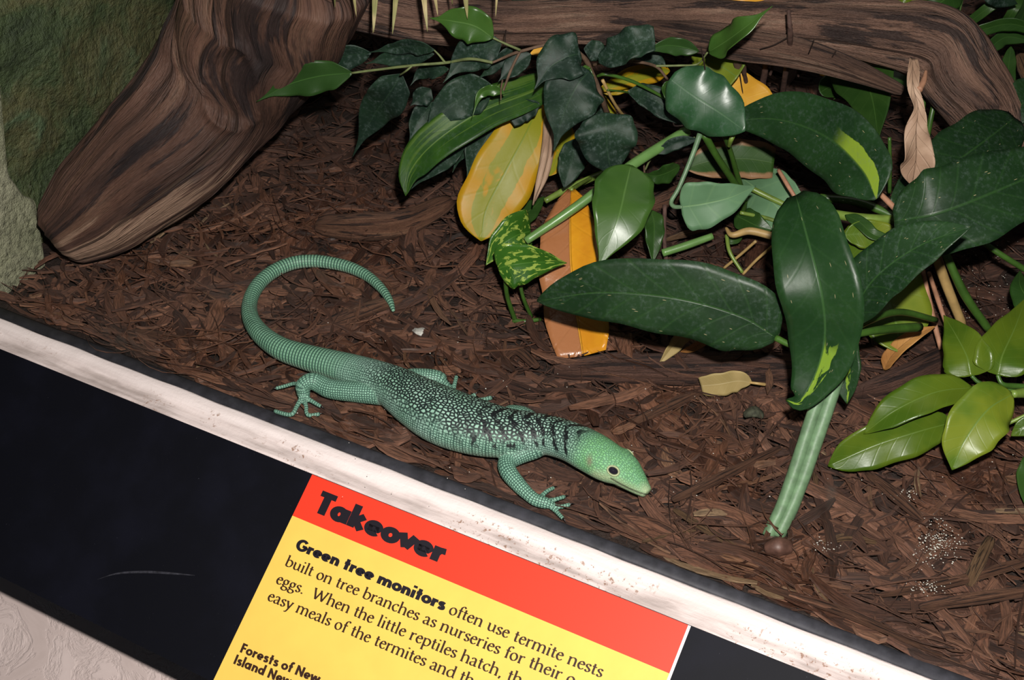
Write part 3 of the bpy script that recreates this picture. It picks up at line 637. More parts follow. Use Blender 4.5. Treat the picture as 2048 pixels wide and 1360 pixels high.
# ------------------------------------------------------------------ the lizard
def lizard():
    parts = []                                            # (verts, faces)
    chains = []                                           # for the skin pattern: (centres, up, side, along offset, kind)
    def body_tube(pts, seg, n, kind, a_off=0.0):
        """pts: px, py, lateral radius px, vertical/lateral ratio, height of the underside"""
        q = []; ra = []; rb = []
        for px, py, r, k_, zb in pts:
            p = P(px, py, zb); a = tom(r, p); p = P(px, py, zb + a * k_); q.append(p); ra.append(a); rb.append(a * k_)
        c = spline(q, n); u_ = np.linspace(0, 1, n); un = np.linspace(0, 1, len(pts))
        ra = spline([(x, 0, 0) for x in ra], n)[:, 0]; rb = spline([(x, 0, 0) for x in rb], n)[:, 0]
        V, F, _ = tube_geo(c, ra, rb, seg=seg)
        parts.append((V, F)); t, s, u = frames(c)
        Ls = np.concatenate([[0], np.cumsum(np.linalg.norm(np.diff(c, axis=0), axis=1))]) + a_off
        chains.append((c, s, u, Ls, kind, ra)); return c
    Z = .007
    tail = [(787, 622, 4, 1, Z), (779, 600, 7.5, 1, Z), (762, 576, 9.5, 1, Z), (735, 552, 11, 1, Z), (700, 535, 12, 1, Z), (660, 525.5, 12.5, 1, Z), (622, 522, 13, 1, Z), (583, 527, 13.5, 1, Z), (545, 544, 14, 1, Z),
            (516, 570, 14.5, 1, Z), (500, 603, 15, 1, Z), (502, 638, 17, 1, Z), (524, 670, 20, 1, Z), (562, 697, 23, 1, Z), (608, 713, 26, .96, Z), (655, 726, 29, .94, Z), (700, 739, 33, .92, Z)]
    trunk = [(745, 755, 39, .86, Z), (790, 775, 46, .82, Z), (838, 805, 56, .80, Z), (888, 832, 63, .78, Z), (945, 852, 62, .78, Z), (1000, 864, 56, .80, Z), (1050, 867, 48, .82, Z + .001),
             (1095, 870, 43, .84, Z + .003), (1140, 883, 42, .86, Z + .006), (1180, 903, 44, .84, Z + .008), (1215, 924, 43, .80, Z + .009), (1244, 938, 39, .74, Z + .010), (1265, 957, 30, .76, Z + .008), (1282, 974, 20.5, .78, Z + .007), (1295, 986, 12.5, .85, Z + .007)]
    spine = body_tube(tail + trunk, 32, 260, 0)
    def limb(pts, kind=1, n=34, seg=14):
        q = [P(px, py, z) for px, py, r, z in pts]; c = spline(q, n)
        r = np.interp(np.linspace(0, 1, n), np.linspace(0, 1, len(pts)), [tom(p[2], b) for p, b in zip(pts, q)])
        V, F, _ = tube_geo(c, r, seg=seg); parts.append((V, F)); t, s, u = frames(c)
        Ls = np.concatenate([[0], np.cumsum(np.linalg.norm(np.diff(c, axis=0), axis=1))])
        chains.append((c, s, u, Ls, kind, r)); return c
    claws = []
    def toe(pts, r=4.6, n=14, claw=True):
        m = len(pts); rr = [r * 1.25] + [r] * (m - 2) + [r * .95]
        q = [(p[0], p[1], rr[i], p[2]) for i, p in enumerate(pts)]
        c = limb(q, 2, n, 10)
        if claw: claws.append((Vector(c[-1]), Vector(nrm((c[-1] - c[-3])[None])[0])))
    # near hind leg: thigh back to the knee, shin, foot splayed by the seal
    limb([(800, 790, 27, .022), (760, 787, 24, .022), (705, 783, 21.5, .020), (662, 778, 20, .018), (640, 768, 19, .019), (622, 762, 17, .022), (606, 770, 15, .020), (606, 782, 14, .015)], n=50)
    limb([(604, 772, 14, .018), (607, 786, 14, .013), (608, 796, 11, .011)], n=12)
    toe([(608, 774, .018), (590, 767, .015), (570, 772, .012), (551, 777, .011)], 4.2)
    toe([(604, 796, .011), (594, 812, .010), (586, 827, .008), (574, 829, .007), (549, 822, .006)], 4.8, 20)
    toe([(608, 797, .011), (612, 812, .010), (616, 830, .007), (640, 828, .007)], 4.6, 18)
    toe([(612, 795, .011), (625, 803, .010), (642, 813, .008)], 4.6)
    # near front leg
    limb([(1092, 880, 24, .024), (1070, 896, 22, .021), (1040, 908, 20.5, .018), (1016, 922, 19.5, .016), (1016, 942, 18, .016), (1036, 968, 16, .014), (1056, 988, 13.5, .012), (1072, 1000, 13, .010), (1092, 1006, 12, .009), (1104, 1009, 8, .008)], n=56)
    toe([(1082, 994, .010), (1093, 983, .011), (1108, 975, .010)], 4.6)
    toe([(1098, 1002, .009), (1114, 998, .010), (1130, 993, .009)], 4.6)
    toe([(1102, 1009, .008), (1118, 1014, .008), (1140, 1009, .009)], 4.8)
    toe([(1100, 1012, .008), (1112, 1022, .007), (1126, 1037, .007)], 4.8)
    # far hind leg: thigh forward to the knee with toes showing over the back
    limb([(790, 765, 22, .024), (830, 756, 20, .022), (872, 757, 17.5, .020), (885, 766, 15, .016)], n=28)
    limb([(878, 760, 13, .016), (905, 790, 11, .008)], n=14)
    toe([(905, 790, .008), (909, 770, .012), (913, 752, .014)], 4.6)
    toe([(920, 792, .008), (938, 796, .010), (951, 788, .013)], 4.8)
    toe([(930, 800, .008), (960, 800, .010), (984, 795, .013)], 5.0)
    # far front leg: upper arm as a hump beyond the shoulder
    limb([(1070, 850, 22, .026), (1045, 832, 20, .024), (1020, 826, 16, .016), (1035, 836, 12, .008)], n=28)
    # brow ridge and jaw bulge give the head its wedge
    def ball(px, py, z, r, k=(1, 1, 1)):
        p = P(px, py, z); r = tom(r, p); V = []; F = []
        for i in range(9):
            for j in range(14):
                a, b = math.pi * i / 8, 2 * math.pi * j / 14
                V.append((p.x + r * k[0] * math.sin(a) * math.cos(b), p.y + r * k[1] * math.sin(a) * math.sin(b), p.z + r * k[2] * math.cos(a)))
        F = [(i * 14 + j, i * 14 + (j + 1) % 14, (i + 1) * 14 + (j + 1) % 14, (i + 1) * 14 + j) for i in range(8) for j in range(14)]
        parts.append((np.array(V), F))
    ball(1232, 936, .034, 18); ball(1243, 919, .030, 24); ball(1200, 938, .024, 22); ball(1224, 944, .026, 22); ball(1243, 957, .021, 19)
    V = []; F = []; o_ = 0
    for a, f in parts: V.append(a); F += [tuple(i + o_ for i in q) for q in f]; o_ += len(a)
    me = bpy.data.meshes.new('lizard_shells'); me.from_pydata(np.vstack(V).tolist(), [], F); me.update()
    tmp = bpy.data.objects.new('lizard_shells', me); col.objects.link(tmp)
    rm = tmp.modifiers.new('remesh', 'REMESH'); rm.mode = 'VOXEL'; rm.voxel_size = .00085
    sm = tmp.modifiers.new('smooth', 'SMOOTH'); sm.factor = .5; sm.iterations = 8
    dg = bpy.context.evaluated_depsgraph_get(); body = bpy.data.meshes.new_from_object(tmp.evaluated_get(dg))
    bpy.data.objects.remove(tmp)
    nv = len(body.vertices); co = np.zeros(nv * 3, dtype=np.float32); body.vertices.foreach_get('co', co); co = co.reshape(-1, 3).astype(float)
    best = np.full(nv, 1e9); al = np.zeros(nv); ar = np.zeros(nv); dr = np.zeros(nv); kd = np.zeros(nv)
    for c, s, u, Ls, kind, r in chains:
        for k0 in range(0, nv, 20000):
            q = co[k0:k0 + 20000]; d = np.linalg.norm(q[:, None] - c[None], axis=2)
            i = (d - r[None] * (1.0 if kind else 1.0)).argmin(1); m = d[np.arange(len(q)), i] - r[i]
            # project between samples so the coordinate is smooth
            i0 = np.clip(i, 1, len(c) - 2); tt = nrm(c[i0 + 1] - c[i0 - 1]); rel = q - c[i0]; da = (rel * tt).sum(1)
            ang = np.arctan2((rel * s[i0]).sum(1), (rel * u[i0]).sum(1))
            up = m < best[k0:k0 + 20000] - (.0 if kind == 0 else .0006)
            sl = slice(k0, k0 + 20000)
            best[sl] = np.where(up, m, best[sl]); al[sl] = np.where(up, Ls[i0] + da, al[sl]); ar[sl] = np.where(up, ang * np.maximum(r[i0], .003), ar[sl])
            dr[sl] = np.where(up, np.cos(ang), dr[sl]); kd[sl] = np.where(up, kind, kd[sl])
    c, s, u, Ls, _, r = chains[0]
    def along(px, py):
        pr = [(abs((Vector(x) - CAM).dot(right) / (Vector(x) - CAM).dot(fwd) * FPX + 1024 - px) + abs((Vector(x) - CAM).dot(down) / (Vector(x) - CAM).dot(fwd) * FPX + 680 - py)) for x in c]
        return Ls[int(np.argmin(pr))]
    info = dict(tail=along(690, 737), hip=along(800, 782), sh=along(985, 862), neck=along(1150, 886), head=along(1205, 920), tip=Ls[-1])
    # mouth slit, ear patch and eye ring as marks measured from the picture
    rel = co - np.array(CAM); dp = rel @ np.array(fwd)
    sx = rel @ np.array(right) / dp * FPX + 1024; sy = rel @ np.array(down) / dp * FPX + 680
    def dist_poly(pts):
        d = np.full(nv, 1e9)
        for (x0, y0), (x1, y1) in zip(pts, pts[1:]):
            t = np.clip(((sx - x0) * (x1 - x0) + (sy - y0) * (y1 - y0)) / ((x1 - x0) ** 2 + (y1 - y0) ** 2), 0, 1)
            d = np.minimum(d, np.hypot(sx - x0 - t * (x1 - x0), sy - y0 - t * (y1 - y0)))
        return d
    nn = np.zeros(nv * 3, dtype=np.float32); body.vertices.foreach_get('normal', nn); nn = nn.reshape(-1, 3)
    facing = (nn * -rel).sum(1) > 0
    mouth = np.exp(-(dist_poly([(1222, 957), (1240, 968), (1260, 978), (1280, 986), (1296, 990)]) / 1.7) ** 2) * facing
    ear = np.exp(-(np.hypot((sx - 1179) / 6, (sy - 922) / 11)) ** 2) * facing
    pale = np.clip(1 - dist_poly([(1190, 950), (1222, 957), (1250, 975), (1297, 994)]) / 17, 0, 1) * facing
    pale = np.maximum(pale, np.clip(1.15 - np.hypot(sx - 1292, sy - 982) / 20, 0, 1) * facing)
    for nm_, a in (('along', al), ('around', ar), ('dorsal', dr), ('kind', kd), ('mouth', mouth), ('ear', ear), ('pale', pale)):
        at = body.attributes.new(nm_, 'FLOAT', 'POINT'); at.data.foreach_set('value', a.astype(np.float32))
    body.polygons.foreach_set('use_smooth', [True] * len(body.polygons))
    # ---- skin
    k = NT('green scaled skin'); s_ = k.attr('along'); a_ = k.attr('around'); d_ = k.attr('dorsal'); kn = k.attr('kind')
    o = k.obj(); wob = k.noise(o, 110, 3)
    isl = k.smooth(kn, .3, .7)
    intrunk = k.math('MULTIPLY', k.smooth(s_, info['tail'], info['hip']), k.math('SUBTRACT', 1.0, isl))
    head = k.math('MULTIPLY', k.smooth(s_, info['head'] - .03, info['head'] - .005), k.math('SUBTRACT', 1.0, isl))
    istail = k.math('MULTIPLY', k.math('SUBTRACT', 1.0, k.smooth(s_, info['tail'] - .03, info['tail'] + .03)), k.math('SUBTRACT', 1.0, isl))
    dors = k.math('ADD', d_, k.math('MULTIPLY', k.math('SUBTRACT', k.noise(o, 60, 3), .5), .9))
    back = k.math('MULTIPLY', k.math('MULTIPLY', k.smooth(dors, .05, .75), intrunk), k.math('SUBTRACT', 1.0, k.smooth(s_, info['neck'] - .022, info['neck'] + .034)))
    vec = k.comb(s_, a_, k.math('MULTIPLY', kn, 3.0))
    fine = k.voro(vec, 430.0, 'DISTANCE_TO_EDGE', k.fmix(head, .32, .9), '2D'); fineF = k.voro(vec, 430.0, 'F1', .28, '2D', 'Color')
    coarse = k.voro(vec, 285.0, 'DISTANCE_TO_EDGE', .95, '2D')
    lf = k.math('SUBTRACT', 1.0, k.smooth(fine, .08, .30)); lc = k.math('SUBTRACT', 1.0, k.smooth(coarse, .14, .33))
    ringp = k.math('ABSOLUTE', k.math('SUBTRACT', k.math('FRACT', k.math('MULTIPLY', s_, 300.0)), .5))
    longp = k.math('ABSOLUTE', k.math('SUBTRACT', k.math('FRACT', k.math('MULTIPLY', a_, 330.0)), .5))
    lt = k.math('MAXIMUM', k.math('SUBTRACT', 1.0, k.smooth(ringp, .12, .32)), k.math('MULTIPLY', k.math('SUBTRACT', 1.0, k.smooth(longp, .04, .2)), .55))
    line = k.fmix(istail, lf, lt); line = k.fmix(back, line, lc)
    # dark chevrons over the shoulders
    ph = k.math('MULTIPLY', k.math('SUBTRACT', s_, k.math('MULTIPLY', k.math('ABSOLUTE', a_), .55)), 1 / .0135)
    ph = k.math('ADD', ph, k.math('MULTIPLY', wob, .75))
    chev = k.math('SUBTRACT', 1.0, k.smooth(k.math('ABSOLUTE', k.math('SUBTRACT', k.math('FRACT', ph), .5)), .13, .20))
    chev = k.math('MULTIPLY', chev, k.math('MULTIPLY', k.smooth(d_, -.05, .3), k.math('MULTIPLY', k.smooth(s_, info['sh'] - .035, info['sh'] - .005), k.math('SUBTRACT', 1.0, k.smooth(s_, info['neck'] + .004, info['neck'] + .016)))))
    chev = k.math('MULTIPLY', chev, k.smooth(k.noise(o, 210, 3), .36, .48))
    green = k.mix(k.smooth(k.noise(o, 28, 3), .35, .65), (.22, .39, .29), (.30, .46, .38))
    green = k.mix(k.math('MULTIPLY', istail, .8), green, (.15, .31, .19))
    green = k.mix(k.math('MULTIPLY', isl, .7), green, (.20, .39, .28))
    green = k.mix(k.math('MULTIPLY', head, .85), green, (.15, .38, .14))
    belly = k.math('MULTIPLY', k.math('SUBTRACT', 1.0, k.smooth(d_, -.45, .15)), k.math('SUBTRACT', 1.0, isl))
    green = k.mix(k.math('MULTIPLY', belly, .65), green, (.31, .41, .32))
    sc_ = k.sep(fineF)[0]
    green = k.mix(k.math('MULTIPLY', k.math('SUBTRACT', sc_, .3), .35), green, (.22, .45, .33))
    ink = k.mix(back, (.018, .055, .042), (.006, .010, .011))
    ink = k.mix(belly, ink, (.07, .10, .075))
    amt = k.math('MULTIPLY', line, k.fmix(back, k.fmix(head, .92, .55), .98))
    c_ = k.mix(amt, green, ink)
    c_ = k.mix(chev, c_, (.006, .008, .009))
    c_ = k.mix(k.math('MULTIPLY', k.attr('pale'), .8), c_, (.30, .36, .21))
    c_ = k.mix(k.math('MULTIPLY', k.attr('ear'), .8), c_, (.16, .13, .09))
    c_ = k.mix(k.math('MULTIPLY', k.attr('mouth'), .9), c_, (.03, .028, .02))
    k.bump(k.math('SUBTRACT', k.math('MULTIPLY', line, -1.0), k.math('MULTIPLY', k.attr('mouth'), 2.0)), .45, .0006)
    skin = k.done(c_, .5, .3)
    body.name = 'body'; body.materials.clear(); body.materials.append(skin)
    root = empty('green_lizard', P(950, 880, 0), 'green monitor lizard with black speckled back and curled tail on the mulch', 'lizard')
    bo = link(bpy.data.objects.new('body', body), root)
    # ---- eyes: a dark bead inside a pale lid ring, on both sides of the head
    from mathutils.bvhtree import BVHTree
    bvh = BVHTree.FromPolygons([tuple(v) for v in co], [tuple(p.vertices) for p in body.polygons])
    eye_m = plain('dark eye', (.012, .010, .016), .08, .6); lid_m = plain('pale eyelid', (.27, .30, .16), .45, .4, .2, 400); claw_m = plain('black claw', (.01, .009, .009), .3, .5)
    hit, nm, _, _ = bvh.ray_cast(CAM, ray(1226.5, 941.5).normalized())
    i = int(np.argmin(np.linalg.norm(c - np.array(hit), axis=1))); ax = Vector(nrm((c[i + 3] - c[i - 3])[None])[0]); sd = Vector(s[i]); ctr = Vector(c[i])
    for sg in (1, -1):
        if sg == 1: p, n_ = hit, nm
        else:                                             # mirrored to the far side
            near = 1.0 if (hit - ctr).dot(sd) > 0 else -1.0
            p, n_, _, _ = bvh.ray_cast(ctr, (-sd * near + Vector((0, 0, .02))).normalized())
            if n_.dot(p - ctr) < 0: n_ = -n_
        e1 = (ax - n_ * ax.dot(n_)).normalized(); e2 = n_.cross(e1)
        rx, ry = (.0041, .0029) if sg == 1 else (.0034, .0022)
        V = []; F = []
        for a in range(9):
            for b in range(20):
                A_, B_ = math.pi * a / 8, 2 * math.pi * b / 20
                V.append(p + e1 * rx * math.sin(A_) * math.cos(B_) + e2 * ry * math.sin(A_) * math.sin(B_) + n_ * (.0016 * math.cos(A_) - .0001))
        F = [(a * 20 + b, a * 20 + (b + 1) % 20, (a + 1) * 20 + (b + 1) % 20, (a + 1) * 20 + b) for a in range(8) for b in range(20)]
        ey = mesh_obj('eye', V, F, eye_m, root); ey['label'] = 'dark glossy eye'
        V = []; F = []
        if sg == -1: ry = .0024
        for a in range(26):
            B_ = 2 * math.pi * a / 26; m_ = e1 * math.cos(B_) * (rx + .0007) + e2 * math.sin(B_) * (ry + .0007); o1 = m_.normalized()
            for b in range(8):
                C_ = 2 * math.pi * b / 8; V.append(p + m_ + (o1 * math.cos(C_) * .0009 + n_ * math.sin(C_) * .0008))
        F = [(a * 8 + b, a * 8 + (b + 1) % 8, ((a + 1) % 26) * 8 + (b + 1) % 8, ((a + 1) % 26) * 8 + b) for a in range(26) for b in range(8)]
        mesh_obj('eyelid', V, F, lid_m, ey)['label'] = 'pale eyelid ring'
    for p, d in claws:
        dn = (d + Vector((0, 0, -.7))).normalized(); c3 = spline([p - d * .0008, p + d * .0016 + Vector((0, 0, .0006)), p + d * .0026 + dn * .0022], 8)
        V, F, UV = tube_geo(c3, np.linspace(.0010, .0001, 8), seg=8); mesh_obj('claw', V, F, claw_m, root)['label'] = 'curved black claw'
lizard()
# ------------------------------------------------------------------ driftwood
def timber(name, pts, hw, mat, parent=None, flat=1.0, n=150, seg=96, amp=.10, pale_dir=None, knot=None, ridges=9, seed=0.0):
    q = [P(*p) for p in pts]; c = spline(q, n)
    r = np.interp(np.linspace(0, 1, n), np.linspace(0, 1, len(pts)), [tom(a, b) for a, b in zip(hw, q)])
    r = np.convolve(np.pad(r, 4, 'edge'), np.ones(9) / 9, 'valid')
    def dd(f, a, l):
        x, y = math.cos(a), math.sin(a)
        g = mnoise.noise(Vector((x * 1.3 + seed, y * 1.3, l * 7))) * 1.2 + mnoise.noise(Vector((x * ridges * .45, y * ridges * .45 + seed, l * 9))) * .75 + mnoise.noise(Vector((x * ridges * 1.5, y * ridges * 1.5 + seed, l * 24))) * .35
        e = 1 - .25 * max(0, 1 - min(f, 1 - f) * 30) ** 2 * (1 + 1.5 * mnoise.noise(Vector((x * 3, y * 3, seed))))
        return (1 + amp * g) * e
    V, F, UV = tube_geo(c, r, r * flat, seg=seg, disp=dd)
    cc = np.repeat(c, seg, 0); cc = np.vstack([cc, c[:1], c[-1:]]); nd = nrm(V - cc); pale = np.zeros(len(V))
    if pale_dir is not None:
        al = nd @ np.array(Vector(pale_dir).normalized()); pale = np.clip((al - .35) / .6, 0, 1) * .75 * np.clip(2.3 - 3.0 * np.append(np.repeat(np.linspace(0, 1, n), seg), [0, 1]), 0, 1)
    if knot:
        p0, ax, ra, rb = knot; rel = V - np.array(p0); a1 = np.array(ax.normalized()); a2 = np.cross(a1, np.array(fwd)); a2 /= np.linalg.norm(a2)
        e = np.hypot(rel @ a1 / ra, rel @ a2 / rb); fr = (nd @ np.array(-fwd)) > .1
        V = V + nd * (np.exp(-((e - 1) / .16) ** 2) * .005 - np.where(e < 1, .002, 0))[:, None] * fr[:, None]
        pale = np.maximum(pale, np.where((e < .9) & fr, .42, 0))
    o = mesh_obj(name, V, F, mat, parent, UV, True, {'pale': pale}); return o
trunk_pts = [(112, 478, .045), (200, 412, .07), (330, 296, .12), (450, 150, .18), (525, 20, .25), (570, -110, .32)]
kp = PX(432, 150, P(450, 150, .18).x) ; kp = P(432, 150, .245)
o = timber('driftwood_stump', trunk_pts, [62, 105, 132, 145, 172, 190], M['trunk'], None, 1.0, 170, 110, .10,
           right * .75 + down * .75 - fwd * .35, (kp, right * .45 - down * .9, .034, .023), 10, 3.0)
tag(o, 'thick weathered driftwood stump leaning against the mossy green wall', 'driftwood')
limb_root = empty('driftwood_limb', P(2040, 360, .02), 'long arching driftwood limb running across behind the plants', 'driftwood')
timber('limb', [(600, -50, .26), (700, 0, .25), (850, 38, .235), (1000, 46, .22), (1200, 42, .205), (1400, 42, .195), (1600, 48, .19), (1740, 64, .185), (1868, 92, .17), (1940, 175, .135), (2002, 272, .09), (2080, 400, .04)],
       [52, 56, 48, 44, 47, 47, 52, 62, 80, 74, 66, 60], M['limb'], limb_root, 1.0, 210, 72, .11, None, None, 8, 11.0)
timber('side_branch', [(1290, 56, .20), (1380, 72, .205), (1480, 88, .20), (1600, 108, .19), (1710, 142, .175), (1805, 182, .16)], [18, 32, 36, 32, 24, 12], M['limb'], limb_root, .9, 90, 48, .12, None, None, 7, 23.0)
for pts, r, m in (([(1540, 85, .19), (1532, 130, .15), (1524, 175, .11), (1524, 215, .07)], [7, 6, 7, 4], 'root'), ([(1577, 20, .245), (1580, 70, .22), (1574, 130, .16), (1560, 215, .07)], [4, 6, 6, 5], 'root'),
                  ([(1588, 95, .19), (1594, 125, .16), (1597, 155, .13)], [3, 2.5, 2], 'root'), ([(1487, 95, .19), (1487, 130, .16), (1493, 172, .12)], [5, 5, 4], 'root'),
                  ([(1540, 150, .13), (1545, 132, .145), (1543, 125, .15)], [3, 3, 2], 'root'),
                  ([(1628, 80, .22), (1618, 105, .20), (1606, 136, .16)], [1.2, 1.2, 1], 'thread'), ([(1672, 102, .20), (1662, 118, .19), (1656, 128, .18)], [1.2, 1.2, 1], 'thread'),
                  ([(1575, 75, .215), (1548, 90, .21), (1520, 98, .21)], [1.4, 1.2, 1], 'thread'),
                  ([(1010, 95, .24), (1011, 70, .25), (1012, 60, .25)], [1, 1, 1], 'thread')):
    stem('hanging_root', pts, r, M[m], limb_root, rough=.3)
stem('broken_twig_stub', [(1478, 92, .195), (1477, 115, .175), (1476, 137, .16)], [14, 10, 8], M['twig'], limb_root, rough=.5)
stem('hanging_root', [(1478, 137, .15), (1482, 165, .13), (1487, 200, .11), (1487, 235, .10)], [1.4, 1.2, 1.2, 1], M['thread'], limb_root)
for a0 in (0, 1, 2, 3):
    stem('curled_rootlet', [(1445 + 7 * a0, 150, .14), (1452 + 5 * a0, 162, .135), (1468, 165 - 3 * a0, .13), (1474, 150, .14), (1470 - 3 * a0, 140, .145)], .9, M['thread'], limb_root)
stem('hanging_root', [(1402, 95, .25), (1410, 140, .225), (1409, 175, .205), (1398, 215, .185), (1380, 245, .175), (1352, 252, .17), (1346, 245, .17)], 1.5, M['thread'], limb_root)

# ------------------------------------------------------------------ leaves
PROF = {
 'fig': [(0, .05), (.05, .32), (.18, .82), (.36, 1), (.54, .92), (.68, .68), (.78, .38), (.85, .15), (.93, .06), (1, .01)],
 'lance': [(0, .06), (.05, .36), (.15, .74), (.3, .96), (.45, 1), (.6, .94), (.75, .73), (.88, .40), (.96, .15), (1, .01)],
 'figov': [(0, .06), (.05, .42), (.16, .84), (.34, 1), (.52, .98), (.68, .84), (.8, .56), (.88, .26), (.94, .09), (1, .01)],
 'broad': [(0, .15), (.04, .52), (.12, .82), (.25, .97), (.4, 1), (.6, .93), (.78, .74), (.9, .45), (.97, .2), (1, .03)],
 'tall': [(0, .22), (.04, .62), (.13, .90), (.3, 1), (.42, .98), (.55, .84), (.68, .62), (.8, .38), (.88, .20), (.94, .10), (1, .02)],
 'heart': [(0, .30), (.04, .72), (.14, .98), (.28, 1), (.48, .86), (.68, .58), (.85, .26), (.95, .08), (1, .01)],
 'round': [(0, .25), (.05, .58), (.15, .84), (.3, .98), (.5, 1), (.7, .88), (.85, .6), (.94, .3), (1, .02)],
 'obl': [(0, .12), (.1, .55), (.3, .9), (.55, 1), (.75, .92), (.88, .66), (.96, .3), (1, .02)],
 'strap': [(0, .75), (.3, 1), (.7, .9), (.9, .5), (1, .02)],
 'torn': [(0, .1), (.1, .5), (.3, .9), (.55, 1), (.75, .97), (.92, .9), (1, .75)],
 'point': [(0, 1), (.4, .8), (.75, .45), (1, .03)],
}
def leaf(parent, mat, pts, wpx, prof='lance', tilt=0, fold=.22, wave=.05, cup=0.0, name='leaf', th=.0006, nu=30, nv=10, wf=3.0, label=None):
    q = [P(*p) for p in pts]; c = spline(q, nu)
    mid = Vector(c[nu // 2]); W = tom(wpx, mid) / 2
    view = (CAM - mid).normalized()
    t = nrm(np.gradient(c, axis=0)); s = nrm(np.cross(t, np.array(view)[None])); n = nrm(np.cross(s, t))
    ca, sa = math.cos(math.radians(tilt)), math.sin(math.radians(tilt)); s, n = s * ca + n * sa, n * ca - s * sa
    W /= max(.45, ca)
    u = np.linspace(0, 1, nu); xs_, ys_ = zip(*PROF[prof]); fine = np.interp(np.linspace(0, 1, 200), xs_, ys_)
    fine = np.convolve(np.pad(fine, 6, 'edge'), np.ones(13) / 13, 'valid'); fine[-1] = ys_[-1]; fine[0] = ys_[0]
    hw = np.interp(u, np.linspace(0, 1, 200), fine) * W
    ph = random.random() * 6.28
    top = []; UV = []
    for i in range(nu):
        for j in range(nv + 1):
            v = -1 + 2 * j / nv
            lift = fold * abs(v) - cup * v * v + wave * abs(v) ** 2 * math.sin(u[i] * wf * 6.28 + ph + (1.7 if v > 0 else 0)) * min(1, 4 * (1 - u[i]))
            edge = 1 + .03 * math.sin(u[i] * 23 + ph + v)
            top.append(c[i] + s[i] * v * hw[i] * edge + n[i] * lift * max(hw[i], .0)); UV.append((u[i], .5 + v / 2))
    top = np.array(top); bot = top - np.repeat(n, nv + 1, 0) * th
    V = np.vstack([top, bot]); N = len(top); m = nv + 1; F = []
    for i in range(nu - 1):
        for j in range(nv):
            a = i * m + j; F.append((a, a + 1, a + m + 1, a + m)); F.append((N + a + m, N + a + m + 1, N + a + 1, N + a))
        F.append((i * m, (i + 1) * m, N + (i + 1) * m, N + i * m)); b = i * m + nv; F.append((b + m, b, N + b, N + b + m))
    for j in range(nv): F.append((j + 1, j, N + j, N + j + 1)); b = (nu - 1) * m + j; F.append((b, b + 1, N + b + 1, N + b))
    o = mesh_obj(name, V, F, M[mat] if isinstance(mat, str) else mat, parent, np.vstack([UV, UV]))
    if label: o['label'] = label
    return o

# --- weeping fig: twigs and drooping drip-tipped leaves in front of the limb
fg = empty('weeping_fig', P(1235, 250, .02), 'weeping fig branch with dusty dark pointed leaves drooping below the driftwood limb', 'plant')
stem('twig', [(1238, 300, .03), (1226, 262, .10), (1210, 215, .17), (1190, 160, .205), (1165, 112, .235), (1118, 88, .25), (1040, 103, .25), (985, 125, .25)], [6, 6, 5.5, 5, 4.5, 4, 3, 2.5], M['twig'], fg, rough=.35)
stem('twig', [(1040, 103, .25), (1022, 140, .235), (1005, 185, .22)], [3.2, 2.8, 2], M['twig'], fg, rough=.3)
stem('twig', [(1005, 160, .23), (1002, 180, .225), (1002, 200, .22)], [1.8, 1.5, 1], M['twig'], fg)
stem('twig', [(985, 125, .25), (940, 118, .25), (895, 125, .24), (825, 131, .235), (750, 140, .225), (703, 146, .22)], [3, 3, 3, 2.8, 2.5, 2.2], M['twiggreen'], fg, rough=.25)
stem('twig', [(825, 131, .235), (812, 142, .23), (800, 150, .22)], [2.2, 2, 1.6], M['twiggreen'], fg)
stem('twig', [(890, 125, .24), (878, 110, .245), (866, 98, .25)], [2.5, 2, 1.5], M['twiggreen'], fg)
stem('twig', [(1186, 130, .225), (1220, 122, .24), (1262, 122, .235), (1310, 132, .225), (1335, 158, .21)], [3.5, 3, 3, 3, 2.5], M['twig'], fg, rough=.3)
stem('twig', [(1310, 132, .225), (1360, 131, .225), (1395, 128, .225), (1415, 105, .24)], [2.4, 2.2, 2, 1.8], M['twiggreen'], fg)
stem('twig', [(1262, 122, .235), (1285, 103, .24)], 2, M['twiggreen'], fg)
stem('twig', [(1040, 100, .255), (1012, 88, .262), (986, 76, .268)], [2.8, 2.4, 2], M['twiggreen'], fg)
stem('twig', [(1215, 180, .19), (1245, 183, .18), (1262, 186, .17)], 2, M['stalk'], fg)
stem('twig', [(1205, 160, .20), (1228, 205, .17), (1250, 235, .14), (1268, 255, .12)], [3.5, 3, 3, 2.5], M['tanstalk'], fg)
stem('twig', [(1195, 152, .2), (1215, 149, .205), (1270, 165, .19), (1345, 205, .16), (1372, 225, .15)], [3, 3.5, 3.5, 3, 2.5], M['stalk'], fg)
stem('twig', [(1265, 300, .10), (1285, 318, .10), (1289, 345, .095)], [2.4, 2.2, 1.8], M['twig'], fg)
stem('twig', [(1290, 340, .095), (1305, 315, .11), (1345, 290, .13), (1390, 275, .14)], [2, 2, 2, 2], M['twiggreen'], fg)
